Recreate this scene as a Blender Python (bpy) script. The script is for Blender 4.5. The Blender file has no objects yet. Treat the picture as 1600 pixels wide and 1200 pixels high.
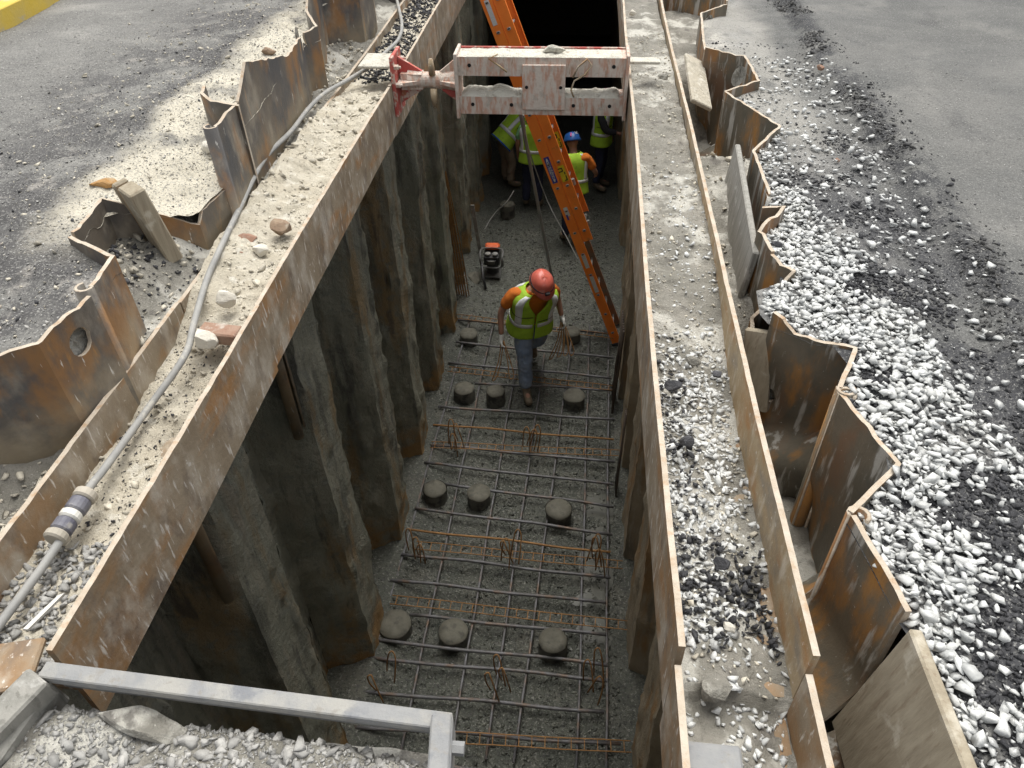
import bpy, bmesh, math, random
import numpy as np
from mathutils import Vector, Matrix
SC = bpy.context.scene
C = SC.collection
rad = math.radians

# ---------------------------------------------------------------- camera, sky, sun, exposure
R = Matrix(((0.99616455, -0.04323778, 0.07607027), (0.08586169, 0.65046735, -0.75466548), (-0.01685117, 0.75830252, 0.65168499)))
F = 1160.19
CAM = Vector((0, 0, 1.73))
cd = bpy.data.cameras.new('camera'); cam = bpy.data.objects.new('camera', cd); C.objects.link(cam)
cam.matrix_world = Matrix.Translation(CAM) @ R.to_4x4()
cd.sensor_width = 36; cd.lens = F / 1600 * 36; cd.clip_start = 0.05; cd.clip_end = 500
SC.camera = cam

SUN_EL, SUN_AZ = 72.0, 8.0          # azimuth measured from +Y towards +X
w = bpy.data.worlds.new('World'); SC.world = w; w.use_nodes = True
nt = w.node_tree; nt.nodes.clear()
sky = nt.nodes.new('ShaderNodeTexSky'); sky.sky_type = 'NISHITA'; sky.sun_disc = False
sky.sun_elevation = rad(SUN_EL); sky.sun_rotation = rad(SUN_AZ); sky.dust_density = 4; sky.air_density = 1.0
hs = nt.nodes.new('ShaderNodeHueSaturation'); hs.inputs['Saturation'].default_value = 0.14
bg = nt.nodes.new('ShaderNodeBackground'); bg.inputs['Strength'].default_value = 0.15
wo = nt.nodes.new('ShaderNodeOutputWorld')
nt.links.new(sky.outputs[0], hs.inputs['Color']); nt.links.new(hs.outputs[0], bg.inputs[0]); nt.links.new(bg.outputs[0], wo.inputs[0])
sl = bpy.data.lights.new('sun', 'SUN'); sl.energy = 1.5; sl.angle = rad(42); sl.color = (1.0, 0.955, 0.87)
so = bpy.data.objects.new('sun', sl); C.objects.link(so)
sd = Vector((math.sin(rad(SUN_AZ)) * math.cos(rad(SUN_EL)), math.cos(rad(SUN_AZ)) * math.cos(rad(SUN_EL)), math.sin(rad(SUN_EL))))
so.rotation_euler = sd.to_track_quat('Z', 'Y').to_euler(); so.location = (0, 0, 12)
vs = SC.view_settings
vs.view_transform = 'Standard'; vs.look = 'None'; vs.gamma = 1; vs.use_curve_mapping = False; vs.exposure = 0.62

# ---------------------------------------------------------------- helpers
rng = np.random.default_rng(7)
random.seed(7)
ZF = -4.47                                                   # trench floor; 0 is the top of the walers

def at(px, py, z):
    """the point at height z that the photograph shows at pixel px, py"""
    d = R @ Vector((px - 800, 600 - py, -F))
    return CAM + d * ((z - CAM.z) / d.z)
def aty(px, py, y):
    d = R @ Vector((px - 800, 600 - py, -F)); return CAM + d * (y / d.y)
def atx(px, py, x):
    d = R @ Vector((px - 800, 600 - py, -F)); return CAM + d * (x / d.x)

def _h(ix, iy, iz):
    n = (ix.astype(np.int64) * 374761393 + iy.astype(np.int64) * 668265263 + iz.astype(np.int64) * 2147483647) & 0xffffffff
    n = ((n ^ (n >> 13)) * 1274126177) & 0xffffffff
    n = ((n ^ (n >> 16)) * 2246822519) & 0xffffffff
    return (n ^ (n >> 15)) / 4294967295.0
def noise(x, y, z=0.0):
    x, y, z = np.broadcast_arrays(np.asarray(x, float), np.asarray(y, float), np.asarray(z, float))
    x0, y0, z0 = np.floor(x), np.floor(y), np.floor(z)
    f = [t - t0 for t, t0 in ((x, x0), (y, y0), (z, z0))]; f = [t * t * (3 - 2 * t) for t in f]
    r = 0
    for a in (0, 1):
        for b in (0, 1):
            for c in (0, 1):
                wgt = (f[0] if a else 1 - f[0]) * (f[1] if b else 1 - f[1]) * (f[2] if c else 1 - f[2])
                r = r + wgt * _h(x0 + a, y0 + b, z0 + c)
    return r
def fbm(x, y, z=0.0, o=4):
    r, a, s = 0, 0.5, 1.0
    for i in range(o):
        r = r + a * (noise(np.asarray(x) * s + i * 17.3, np.asarray(y) * s + i * 9.1, np.asarray(z) * s) - 0.5); a *= .5; s *= 2.03
    return r
def sstep(a, b, x):
    t = np.clip((np.asarray(x, float) - a) / (b - a), 0, 1); return t * t * (3 - 2 * t)

def tag(o, label=None, cat=None, group=None, kind=None):
    if label: o['label'] = label
    if cat: o['category'] = cat
    if group: o['group'] = group
    if kind: o['kind'] = kind
    return o
def link(name, me, parent=None):
    o = bpy.data.objects.new(name, me); C.objects.link(o)
    if parent is not None: o.parent = parent
    return o
def thing(name, label, cat, loc=(0, 0, 0), group=None, rot=(0, 0, 0)):
    o = link(name, None); o.location = loc; o.rotation_euler = rot; o.empty_display_size = .05
    return tag(o, label, cat, group)
def mesh(name, V, Fc, mat, parent=None, smooth=False):
    me = bpy.data.meshes.new(name); me.from_pydata([tuple(v) for v in V], [], [tuple(f) for f in Fc])
    for m in (mat if isinstance(mat, (list, tuple)) else [mat]): me.materials.append(m)
    if smooth: me.polygons.foreach_set('use_smooth', [True] * len(me.polygons))
    me.update(); return link(name, me, parent)
def fastmesh(name, V, T, mat, parent=None, smooth=False):
    """V (n,3) and T (m,k) arrays"""
    me = bpy.data.meshes.new(name); n, k = T.shape
    me.vertices.add(len(V)); me.vertices.foreach_set('co', np.asarray(V, np.float32).ravel())
    me.loops.add(n * k); me.loops.foreach_set('vertex_index', T.astype(np.int32).ravel())
    me.polygons.add(n); me.polygons.foreach_set('loop_start', np.arange(0, n * k, k, dtype=np.int32))
    me.polygons.foreach_set('loop_total', np.full(n, k, np.int32))
    if smooth: me.polygons.foreach_set('use_smooth', np.ones(n, bool))
    for m in (mat if isinstance(mat, (list, tuple)) else [mat]): me.materials.append(m)
    me.update(calc_edges=True); me.validate(); return link(name, me, parent)

class MB:
    def __init__(s): s.v = []; s.f = []
    def add(s, V, Fc):
        b = len(s.v); s.v += [tuple(v) for v in V]; s.f += [tuple(i + b for i in f) for f in Fc]; return s
    def box(s, c, size, rot=None, bev=0.0):
        bm = bmesh.new(); bmesh.ops.create_cube(bm, size=1)
        bmesh.ops.scale(bm, vec=size, verts=bm.verts)
        if bev: bmesh.ops.bevel(bm, geom=bm.edges[:], offset=bev, segments=1, affect='EDGES')
        m = Matrix.Translation(Vector(c)) @ (rot.to_4x4() if rot is not None else Matrix())
        s.add([m @ v.co for v in bm.verts], [[v.index for v in f.verts] for f in bm.faces]) if not bm.verts.index_update() else 0
        bm.free(); return s
    def tube(s, P, r, n=8, cap=True):
        P = [Vector(p) for p in P]; rr = r if isinstance(r, (list, tuple)) else [r] * len(P)
        V, Fc = [], []
        up = None
        for i, p in enumerate(P):
            t = (P[min(i + 1, len(P) - 1)] - P[max(i - 1, 0)]).normalized()
            if up is None: up = t.orthogonal().normalized()
            up = (up - t * up.dot(t)).normalized(); sd_ = t.cross(up)
            for j in range(n):
                a = 2 * math.pi * j / n; V.append(p + (up * math.cos(a) + sd_ * math.sin(a)) * rr[i])
        for i in range(len(P) - 1):
            for j in range(n):
                Fc.append((i * n + j, i * n + (j + 1) % n, (i + 1) * n + (j + 1) % n, (i + 1) * n + j))
        if cap: Fc += [tuple(range(n))[::-1], tuple(range((len(P) - 1) * n, len(P) * n))]
        return s.add(V, Fc)
    def lathe(s, c, prof, n=20, rot=None):
        V, Fc = [], []
        for r, z in prof:
            for j in range(n):
                a = 2 * math.pi * j / n; q = Vector((r * math.cos(a), r * math.sin(a), z))
                if rot is not None: q = rot @ q
                V.append(Vector(c) + q)
        for i in range(len(prof) - 1):
            for j in range(n): Fc.append((i * n + j, i * n + (j + 1) % n, (i + 1) * n + (j + 1) % n, (i + 1) * n + j))
        Fc += [tuple(range(n))[::-1], tuple(range((len(prof) - 1) * n, len(prof) * n))]
        return s.add(V, Fc)
    def prism(s, outline, a, b):
        """outline of 3-D points, extruded along vector b-a"""
        d = Vector(b) - Vector(a); n = len(outline); O = [Vector(p) for p in outline]
        s.add(O + [p + d for p in O], [tuple(range(n))[::-1], tuple(range(n, 2 * n))] + [(i, (i + 1) % n, n + (i + 1) % n, n + i) for i in range(n)]); return s
    def build(s, name, mat, parent=None, smooth=False, inv=None):
        V = s.v
        if parent is not None and inv is None: inv = parent_inv(parent)
        if inv is not None: V = [inv @ Vector(v) for v in V]
        return mesh(name, V, s.f, mat, parent, smooth)
def local(o):
    return Matrix.LocRotScale(o.location, o.rotation_euler, Vector((1, 1, 1)))
def parent_inv(p):
    m = local(p); q = p.parent
    while q is not None: m = local(q) @ m; q = q.parent
    return m.inverted()
def copy_tree(o, parent=None):
    c = o.copy(); C.objects.link(c)
    if parent is not None: c.parent = parent
    for ch in [x for x in C.objects if x.parent == o]: copy_tree(ch, c)
    return c

# ---------------------------------------------------------------- materials
def material(name, base, layers=(), rough=.85, metal=0.0, bump=(60, .3), bump2=None, island=0.0, spec=None):
    m = bpy.data.materials.new(name); m.use_nodes = True; t = m.node_tree; N = t.nodes; L = t.links
    bs = N['Principled BSDF']; bs.inputs['Roughness'].default_value = rough; bs.inputs['Metallic'].default_value = metal
    if spec is not None: bs.inputs['Specular IOR Level'].default_value = spec
    g = N.new('ShaderNodeNewGeometry'); sx = N.new('ShaderNodeSeparateXYZ'); L.new(g.outputs['Position'], sx.inputs[0])
    def nz(s, d=5, off=0.0, dist=0.0):
        mp = N.new('ShaderNodeMapping'); mp.inputs['Location'].default_value = (off, off * 1.7, off * .6)
        mp.inputs['Scale'].default_value = s if isinstance(s, tuple) else (s, s, s)
        L.new(g.outputs['Position'], mp.inputs[0])
        n = N.new('ShaderNodeTexNoise'); n.inputs['Scale'].default_value = 1; n.inputs['Detail'].default_value = d; n.inputs['Roughness'].default_value = .6; n.inputs['Distortion'].default_value = dist
        L.new(mp.outputs[0], n.inputs['Vector']); return n.outputs['Fac']
    def mr(src, a, b, c=0., d=1.):
        r = N.new('ShaderNodeMapRange'); r.interpolation_type = 'SMOOTHSTEP' if (c, d) == (0., 1.) else 'LINEAR'
        for i, v in enumerate((a, b, c, d)): r.inputs[1 + i].default_value = v
        L.new(src, r.inputs[0]); return r.outputs[0]
    def mul(a, b):
        q = N.new('ShaderNodeMath'); q.operation = 'MULTIPLY'
        for i, v in enumerate((a, b)):
            if isinstance(v, (int, float)): q.inputs[i].default_value = v
            else: L.new(v, q.inputs[i])
        return q.outputs[0]
    def add(a, b):
        q = N.new('ShaderNodeMath'); q.operation = 'ADD'; L.new(a, q.inputs[0]); L.new(b, q.inputs[1]); return q.outputs[0]
    def mix(f, a, b):
        q = N.new('ShaderNodeMix'); q.data_type = 'RGBA'
        L.new(f, q.inputs[0])
        for i, v in ((6, a), (7, b)):
            if isinstance(v, tuple): q.inputs[i].default_value = (*v, 1)
            else: L.new(v, q.inputs[i])
        return q.outputs[2]
    c1, c2, s = base
    col = mix(mr(nz(s), .3, .7), c1, c2)
    for i, l in enumerate(layers):
        f = mr(nz(l['s'], l.get('d', 6), 3.1 * (i + 1) + l.get('o', 0), l.get('dist', 0)), l['lo'], l['hi'])
        for ax in 'xyz':
            if ax in l:
                a, b = l[ax]; src = sx.outputs['XYZ'.index(ax.upper())]
                src = add(src, mr(nz(l.get('ms', 3), 4, 11.3 + i), 0, 1, -l.get('wob', .25), l.get('wob', .25)))
                f = mul(f, mr(src, a, b))
            if ax + '2' in l:
                a, b = l[ax + '2']; src = sx.outputs['XYZ'.index(ax.upper())]
                src = add(src, mr(nz(l.get('ms', 3), 4, 21.3 + i), 0, 1, -l.get('wob', .25), l.get('wob', .25)))
                f = mul(f, mr(src, a, b))
        f = mul(f, l.get('amt', 1.0)); col = mix(f, col, l['c'])
        if 'r' in l:
            q = N.new('ShaderNodeMix'); q.data_type = 'FLOAT'; L.new(f, q.inputs[0])
            if bs.inputs['Roughness'].is_linked: L.new(bs.inputs['Roughness'].links[0].from_socket, q.inputs[2])
            else: q.inputs[2].default_value = rough
            q.inputs[3].default_value = l['r']; L.new(q.outputs[0], bs.inputs['Roughness'])
    if island:
        hv = N.new('ShaderNodeHueSaturation'); L.new(col, hv.inputs['Color']); L.new(mr(g.outputs['Random Per Island'], 0, 1, 1 - island, 1 + island), hv.inputs['Value']); col = hv.outputs[0]
    L.new(col, bs.inputs['Base Color'])
    prev = None
    for bspec in (bump, bump2):
        if not bspec: continue
        b = N.new('ShaderNodeBump'); b.inputs['Strength'].default_value = bspec[1]; b.inputs['Distance'].default_value = bspec[2] if len(bspec) > 2 else .01
        L.new(nz(bspec[0], 8, 5.5), b.inputs['Height'])
        if prev is not None: L.new(prev, b.inputs['Normal'])
        prev = b.outputs[0]
    if prev is not None: L.new(prev, bs.inputs['Normal'])
    return m
def plain(name, c, rough=.7, metal=0., bump=None, var=.85): return material(name, (c, tuple(x * var for x in c), 8), rough=rough, metal=metal, bump=bump)

WHITE = (.62, .60, .54)
M = {}
M['waler'] = material('rusty_waler_steel', ((.205, .155, .100), (.29, .235, .165), 5), [
    dict(c=(.33, .165, .055), s=(5, 2.2, 8), lo=.49, hi=.68, amt=.8), dict(c=(.27, .145, .055), s=(6, 5, 9), lo=.38, hi=.62, amt=.75, y=(1.75, 1.1), wob=.4), dict(c=(.15, .115, .085), s=(16, 9, 5), lo=.54, hi=.66, amt=.6),
    dict(c=(.115, .09, .075), s=(9, 4, 3), lo=.55, hi=.7, amt=.6),
    dict(c=(.47, .42, .345), s=(9, 7, 4), lo=.46, hi=.70, amt=.75),
    dict(c=(.62, .58, .52), s=(60, 48, 9), lo=.58, hi=.68, amt=.8),
    dict(c=(.60, .57, .52), s=(34, 26, 30), lo=.66, hi=.72, amt=.6)], rough=.75, metal=.0, bump=(45, .25, .01), bump2=(240, .2, .004))
M['waler_tan'] = material('tan_rust_steel', ((.33, .235, .125), (.41, .325, .21), 5), [
    dict(c=(.22, .19, .15), s=(9, 4, 6), lo=.50, hi=.66, amt=.8),
    dict(c=(.36, .17, .05), s=(6, 3, 8), lo=.5, hi=.66, amt=.7), dict(c=(.56, .50, .40), s=(20, 14, 5), lo=.5, hi=.7, amt=.7),
    dict(c=(.66, .63, .57), s=(50, 50, 40), lo=.62, hi=.7, amt=.7)], rough=.8, bump=(60, .3, .01))
M['edge'] = material('torch_cut_edge', ((.53, .47, .385), (.42, .345, .26), 14), [dict(c=(.40, .24, .12), s=22, lo=.50, hi=.70, amt=.6)], rough=.8, bump=(90, .4, .01))
M['pile_top'] = material('dark_pile_steel', ((.062, .065, .072), (.14, .118, .092), 3), [
    dict(c=(.27, .135, .045), s=(4, 4, 2.2), lo=.50, hi=.66, amt=.85), dict(c=(.40, .20, .05), s=(12, 12, 3), lo=.60, hi=.72, amt=.8),
    dict(c=(.40, .36, .29), s=(5, 5, 3), lo=.50, hi=.72, amt=.6), dict(c=(.36, .29, .185), s=4, lo=.30, hi=.6, amt=.6, z=(.22, .0), wob=.14), dict(c=(.62, .60, .56), s=(46, 46, 8), lo=.66, hi=.71, amt=.8)],
    rough=.6, bump=(40, .25, .01), bump2=(220, .2, .004))
M['pile_right'] = material('brown_pile_steel', ((.095, .09, .07), (.165, .135, .095), 4), [
    dict(c=(.36, .17, .04), s=(6, 6, 2.0), lo=.48, hi=.64, amt=.9), dict(c=(.20, .105, .055), s=(4, 4, 2), lo=.5, hi=.66, amt=.7),
    dict(c=(.50, .49, .45), s=(16, 16, 2.2), lo=.55, hi=.64, amt=.7), dict(c=(.62, .6, .55), s=(70, 70, 60), lo=.68, hi=.72, amt=.7)],
    rough=.6, bump=(40, .25, .01), bump2=(200, .2, .004))
M['pile_low'] = material('mud_caked_pile_steel', ((.195, .202, .158), (.27, .265, .205), 3), [
    dict(c=(.075, .076, .062), s=(5, 5, .8), lo=.50, hi=.66, amt=.75), dict(c=(.28, .255, .195), s=(9, 9, 1.1), lo=.52, hi=.70, amt=.7),
    dict(c=(.25, .165, .07), s=(4, 4, .8), lo=.52, hi=.68, amt=.75), dict(c=(.17, .175, .15), s=14, lo=.54, hi=.64, amt=.6), dict(c=(.045, .044, .040), s=(7, 7, 1.3), lo=.56, hi=.68, amt=.7),
    dict(c=(.33, .19, .065), s=3.5, lo=.36, hi=.54, amt=.85, z=(-3.85, -4.15), wob=.3, ms=3),
    dict(c=(.30, .25, .17), s=6, lo=.35, hi=.6, amt=.7, z=(-.6, .05), wob=.2)],
    rough=.72, bump=(26, .7, .03), bump2=(120, .6, .012))
M['pile_low_right'] = material('tan_dust_and_light_pile_steel', ((.31, .25, .165), (.38, .315, .225), 3), [  # tan dust, plus brightness painted in for light missing on this wall
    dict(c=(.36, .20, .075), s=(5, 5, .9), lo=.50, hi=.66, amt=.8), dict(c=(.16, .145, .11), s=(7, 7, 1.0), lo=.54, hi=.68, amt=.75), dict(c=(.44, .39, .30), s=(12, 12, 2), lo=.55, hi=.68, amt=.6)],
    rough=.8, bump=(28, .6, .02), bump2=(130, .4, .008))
M['sand'] = material('pale_sandy_dirt', ((.46, .415, .325), (.54, .50, .41), 7), [
    dict(c=(.36, .33, .26), s=9, lo=.52, hi=.66, amt=.7), dict(c=(.66, .63, .55), s=15, lo=.55, hi=.68, amt=.8), dict(c=(.2, .19, .17), s=60, lo=.66, hi=.72, amt=.8)],
    rough=.95, bump=(35, .7, .02), bump2=(170, .6, .01))
M['dirt'] = material('grey_brown_dirt', ((.19, .182, .155), (.27, .255, .22), 6), [
    dict(c=(.54, .525, .47), s=4, lo=.50, hi=.62, amt=.85), dict(c=(.14, .13, .115), s=9, lo=.58, hi=.68, amt=.8),
    dict(c=(.60, .58, .53), s=70, lo=.64, hi=.70, amt=.8)], rough=.95, bump=(40, .7, .02), bump2=(170, .6, .01))
M['left_ground'] = material('dusty_asphalt_left', ((.135, .133, .125), (.185, .182, .17), 2.2), [
    dict(c=(.28, .272, .25), s=(1.3, 2.4, 2), lo=.5, hi=.70, amt=.7),
    dict(c=(.065, .063, .063), s=(2.6, 3.2, 3), lo=.40, hi=.53, amt=.9, x=(-3.4, -2.6), wob=.5),
    dict(c=(.33, .31, .28), s=7, lo=.56, hi=.68, amt=.7, x=(-3.6, -2.4), wob=.4),
    dict(c=(.57, .53, .43), s=3, lo=.25, hi=.45, amt=.95, x=(-2.24, -2.04), y2=(2.2, 2.7), wob=.16, ms=2.5),
    dict(c=(.33, .325, .30), s=110, lo=.53, hi=.62, amt=.6), dict(c=(.055, .055, .055), s=90, lo=.55, hi=.63, amt=.65),
    dict(c=(.05, .05, .05), s=45, lo=.58, hi=.68, amt=.75), dict(c=(.55, .54, .52), s=75, lo=.64, hi=.70, amt=.8)],
    rough=.93, bump=(26, .45, .02), bump2=(150, .55, .008))
M['right_ground'] = material('dusty_asphalt_right', ((.085, .087, .084), (.122, .122, .116), 2.4), [
    dict(c=(.15, .148, .138), s=.7, lo=.46, hi=.62, amt=.7), dict(c=(.062, .062, .062), s=(3.2, .9, 1), lo=.58, hi=.70, amt=.6),
    dict(c=(.19, .186, .172), s=(2, 1.4, 2), lo=.52, hi=.72, amt=.7),
    dict(c=(.32, .31, .28), s=3, lo=.3, hi=.5, amt=.8, x2=(1.50, 1.25), y=(3.0, 4.0), wob=.2),
    dict(c=(.042, .043, .047), s=(3, 2.6, 3), lo=.36, hi=.50, amt=.95, x2=(1.72, 1.55), y2=(4.6, 3.2), wob=.16),
    dict(c=(.30, .295, .28), s=(3, 3, 3), lo=.50, hi=.66, amt=.7, x2=(1.45, 1.2), wob=.16),
    dict(c=(.50, .48, .43), s=5, lo=.42, hi=.6, amt=.85, x2=(1.12, .95), y=(2.4, 3.2), wob=.15),
    dict(c=(.03, .031, .034), s=(9, 7, 5), lo=.38, hi=.52, amt=.95, x=(1.56, 1.63), x2=(1.82, 1.70), wob=.10, ms=4),
    dict(c=(.25, .248, .235), s=120, lo=.53, hi=.62, amt=.6), dict(c=(.05, .05, .05), s=95, lo=.56, hi=.64, amt=.6),
    dict(c=(.045, .045, .045), s=50, lo=.60, hi=.70, amt=.8), dict(c=(.46, .46, .44), s=80, lo=.65, hi=.71, amt=.8)],
    rough=.93, bump=(26, .4, .02), bump2=(150, .5, .008))
M['floor'] = material('wet_gravel_mud', ((.066, .072, .058), (.098, .102, .082), 6), [
    dict(c=(.125, .122, .098), s=2.2, lo=.52, hi=.66, amt=.7), dict(c=(.055, .055, .05), s=26, lo=.52, hi=.64, amt=.8),
    dict(c=(.24, .24, .21), s=42, lo=.565, hi=.63, amt=.85), dict(c=(.03, .032, .028), s=34, lo=.56, hi=.64, amt=.8)], rough=.45, bump=(35, .8, .03), bump2=(90, .6, .012))
M['puddle'] = material('silty_puddle_water', ((.085, .088, .072), (.105, .105, .085), 3), rough=.3, spec=.3, bump=(14, .05, .01))
M['stone'] = material('crushed_white_limestone', ((.53, .54, .53), (.63, .635, .61), 9), [dict(c=(.40, .41, .41), s=30, lo=.52, hi=.68, amt=.6)], rough=.9, bump=(110, .4, .006), island=.22)
M['grey_stone'] = material('grey_gravel', ((.29, .288, .275), (.37, .362, .34), 9), [dict(c=(.47, .46, .43), s=25, lo=.55, hi=.68, amt=.6)], rough=.9, bump=(110, .4, .006), island=.28)
M['floor_stone'] = material('wet_floor_gravel', ((.072, .077, .064), (.135, .137, .113), 12), [dict(c=(.27, .27, .24), s=22, lo=.60, hi=.66, amt=.8)], rough=.34, bump=(110, .4, .006), island=.5)
M['tar'] = material('broken_asphalt_lumps', ((.035, .036, .04), (.062, .062, .066), 20), rough=.8, bump=(120, .7, .01), island=.3)
M['edge_tar'] = material('dusty_asphalt_edge_lumps', ((.05, .05, .052), (.10, .098, .092), 20), rough=.9, bump=(120, .7, .01), island=.45)
M['crumb'] = material('dirt_crumbs', ((.47, .435, .355), (.56, .52, .43), 20), rough=.95, bump=(120, .5, .006), island=.25)
M['red_brick'] = material('red_brown_stone', ((.27, .15, .10), (.33, .22, .16), 12), [dict(c=(.5, .46, .40), s=12, lo=.52, hi=.66, amt=.8)], rough=.9, bump=(60, .5, .01))
M['brown_rock'] = material('brown_rock_face', ((.22, .15, .10), (.30, .22, .15), 14), [dict(c=(.5, .46, .38), s=9, lo=.58, hi=.7, amt=.7)], rough=.9, bump=(50, .6, .01))
M['pale_rock'] = material('pale_stone_face', ((.66, .63, .55), (.56, .52, .44), 10), [dict(c=(.36, .33, .28), s=12, lo=.6, hi=.7, amt=.7)], rough=.9, bump=(50, .6, .01))
M['wood'] = material('weathered_lumber', ((.27, .23, .165), (.35, .305, .225), (40, 40, 5)), [dict(c=(.22, .17, .115), s=(60, 60, 4), lo=.55, hi=.66, amt=.7), dict(c=(.55, .51, .42), s=8, lo=.54, hi=.66, amt=.6)], rough=.9, bump=((90, 90, 8), .4, .006))
M['orange_wood'] = material('split_orange_lumber', ((.42, .225, .075), (.33, .20, .085), (40, 40, 5)), [dict(c=(.5, .4, .26), s=14, lo=.55, hi=.66, amt=.7)], rough=.9, bump=((90, 90, 8), .5, .006))
M['grey_wood'] = material('grey_weathered_plank', ((.24, .235, .21), (.32, .31, .28), (30, 30, 3)), [dict(c=(.17, .165, .145), s=(50, 50, 3), lo=.54, hi=.64, amt=.7), dict(c=(.46, .45, .42), s=14, lo=.57, hi=.68, amt=.7)], rough=.92, bump=((80, 80, 8), .4, .006))
M['strut'] = material('mud_splashed_salmon_steel', ((.56, .36, .27), (.50, .29, .21), 5), [
    dict(c=(.62, .57, .50), s=(34, 34, 8), lo=.38, hi=.56, amt=.86), dict(c=(.45, .40, .34), s=14, lo=.54, hi=.66, amt=.8), dict(c=(.36, .22, .14), s=(40, 40, 9), lo=.58, hi=.70, amt=.7)],
    rough=.75, bump=(60, .5, .01))
M['strut_red'] = material('red_painted_casting', ((.50, .085, .07), (.42, .10, .08), 6), [
    dict(c=(.58, .50, .42), s=16, lo=.50, hi=.60, amt=.9), dict(c=(.40, .22, .10), s=9, lo=.56, hi=.66, amt=.7)], rough=.7, bump=(60, .4, .01))
M['strut_sand'] = material('dried_cement_coat', ((.56, .54, .46), (.64, .62, .54), 10), [dict(c=(.36, .33, .27), s=18, lo=.56, hi=.66, amt=.8)], rough=.95, bump=(45, .8, .02), bump2=(160, .6, .008))
M['dark_hole'] = plain('bolt_hole_black', (.012, .012, .012), .9)
M['bluegrey'] = material('dusty_galvanised_steel', ((.22, .225, .23), (.29, .29, .28), 6), [dict(c=(.33, .32, .29), s=7, lo=.44, hi=.62, amt=.85), dict(c=(.15, .16, .18), s=9, lo=.58, hi=.7, amt=.7), dict(c=(.24, .225, .20), s=26, lo=.55, hi=.66, amt=.7)], rough=.85, bump=(60, .4, .008))
M['cable'] = material('grey_rubber_cable', ((.27, .27, .26), (.34, .335, .315), 12), [dict(c=(.46, .44, .38), s=20, lo=.54, hi=.66, amt=.7)], rough=.7, bump=(80, .2, .004))
M['conn_dark'] = material('dark_blue_connector_ring', ((.10, .10, .13), (.17, .17, .19), 14), [dict(c=(.4, .38, .34), s=20, lo=.56, hi=.66, amt=.6)], rough=.6, bump=None)
M['conn_white'] = material('dusty_white_connector', ((.70, .69, .64), (.62, .6, .54), 14), rough=.6, bump=None)
M['conn_tan'] = material('dusty_connector_collar', ((.45, .41, .34), (.36, .33, .27), 14), rough=.8, bump=None)
M['rebar'] = material('bluish_rebar_steel', ((.10, .096, .093), (.17, .17, .18), 10), [dict(c=(.20, .125, .075), s=6, lo=.50, hi=.66, amt=.7)], rough=.5, metal=.2, bump=(160, .5, .004))
M['rebar_rust'] = material('orange_rusty_rebar', ((.33, .175, .06), (.25, .13, .05), 10), rough=.75, bump=(160, .4, .003))
M['rebar_dark'] = material('dark_stained_bars', ((.075, .06, .05), (.12, .09, .065), 12), rough=.6, bump=(100, .3, .004))
M['stub'] = material('wet_concrete_pile_head', ((.110, .105, .082), (.145, .138, .108), 9), [dict(c=(.075, .072, .06), s=12, lo=.52, hi=.66, amt=.7)], rough=.8, bump=(60, .4, .008))
M['stub_side'] = material('muddy_pile_casing', ((.10, .098, .085), (.15, .145, .12), 9), [dict(c=(.03, .03, .03), s=8, lo=.48, hi=.6, amt=.85)], rough=.6, bump=(60, .4, .008))
M['ladder'] = material('orange_fibreglass', ((.95, .25, .030), (.88, .21, .025), 5), [dict(c=(.45, .16, .06), s=9, lo=.58, hi=.7, amt=.5)], rough=.5, bump=(80, .1, .003))
M['ladder_dirty'] = material('muddy_orange_fibreglass', ((.38, .15, .06), (.28, .20, .14), 7), [dict(c=(.26, .22, .17), s=7, lo=.45, hi=.6, amt=.8)], rough=.7, bump=(80, .2, .003))
M['alu'] = material('dull_aluminium', ((.48, .48, .47), (.40, .39, .37), 20), rough=.45, metal=.6, bump=None)
M['label_white'] = material('white_sticker', ((.66, .66, .65), (.5, .5, .49), (60, 60, 220)), rough=.5, bump=None)
M['label_yellow'] = plain('yellow_sticker', (.80, .62, .02), .5)
M['label_blue'] = plain('blue_sticker_ink', (.04, .05, .33), .5)
M['ink'] = plain('black_ink', (.015, .015, .015), .6)
M['conduit'] = plain('grey_plastic_conduit', (.34, .35, .35), .5)
M['lime'] = material('lime_safety_fabric', ((.46, .72, .05), (.38, .62, .04), 10), [dict(c=(.22, .40, .04), s=14, lo=.56, hi=.7, amt=.5)], rough=.8, bump=(30, .5, .012))
M['reflect'] = plain('silver_reflective_tape', (.85, .87, .88), .35)
M['orange_shirt'] = material('orange_cotton', ((.72, .20, .02), (.62, .16, .02), 10), rough=.9, bump=(30, .5, .012))
M['green_shirt'] = material('pale_green_cotton', ((.25, .52, .25), (.20, .43, .2), 10), rough=.9, bump=(30, .5, .012))
M['dark_shirt'] = plain('dark_cotton', (.03, .03, .035), .9)
M['jeans'] = material('faded_blue_denim', ((.22, .29, .42), (.29, .36, .48), 9), [dict(c=(.36, .385, .40), s=7, lo=.52, hi=.66, amt=.6)], rough=.9, bump=(28, .8, .02))
M['navy'] = material('navy_trousers', ((.018, .024, .055), (.03, .035, .07), 9), rough=.9, bump=(28, .6, .02))
M['khaki'] = material('tan_work_trousers', ((.30, .23, .165), (.24, .185, .13), 9), rough=.9, bump=(28, .6, .02))
M['skin'] = plain('tanned_skin', (.42, .22, .15), .6)
M['glove'] = plain('white_work_glove', (.66, .66, .63), .85)
M['boot'] = material('muddy_boot_leather', ((.20, .16, .11), (.13, .10, .07), 12), rough=.85, bump=(60, .3, .006))
M['hat_red'] = material('coral_hard_hat_shell', ((.74, .17, .12), (.66, .15, .11), 14), [dict(c=(.72, .42, .36), s=14, lo=.56, hi=.7, amt=.5)], rough=.35, bump=None)
M['hat_blue'] = plain('blue_hard_hat_shell', (.02, .10, .34), .35)
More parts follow.
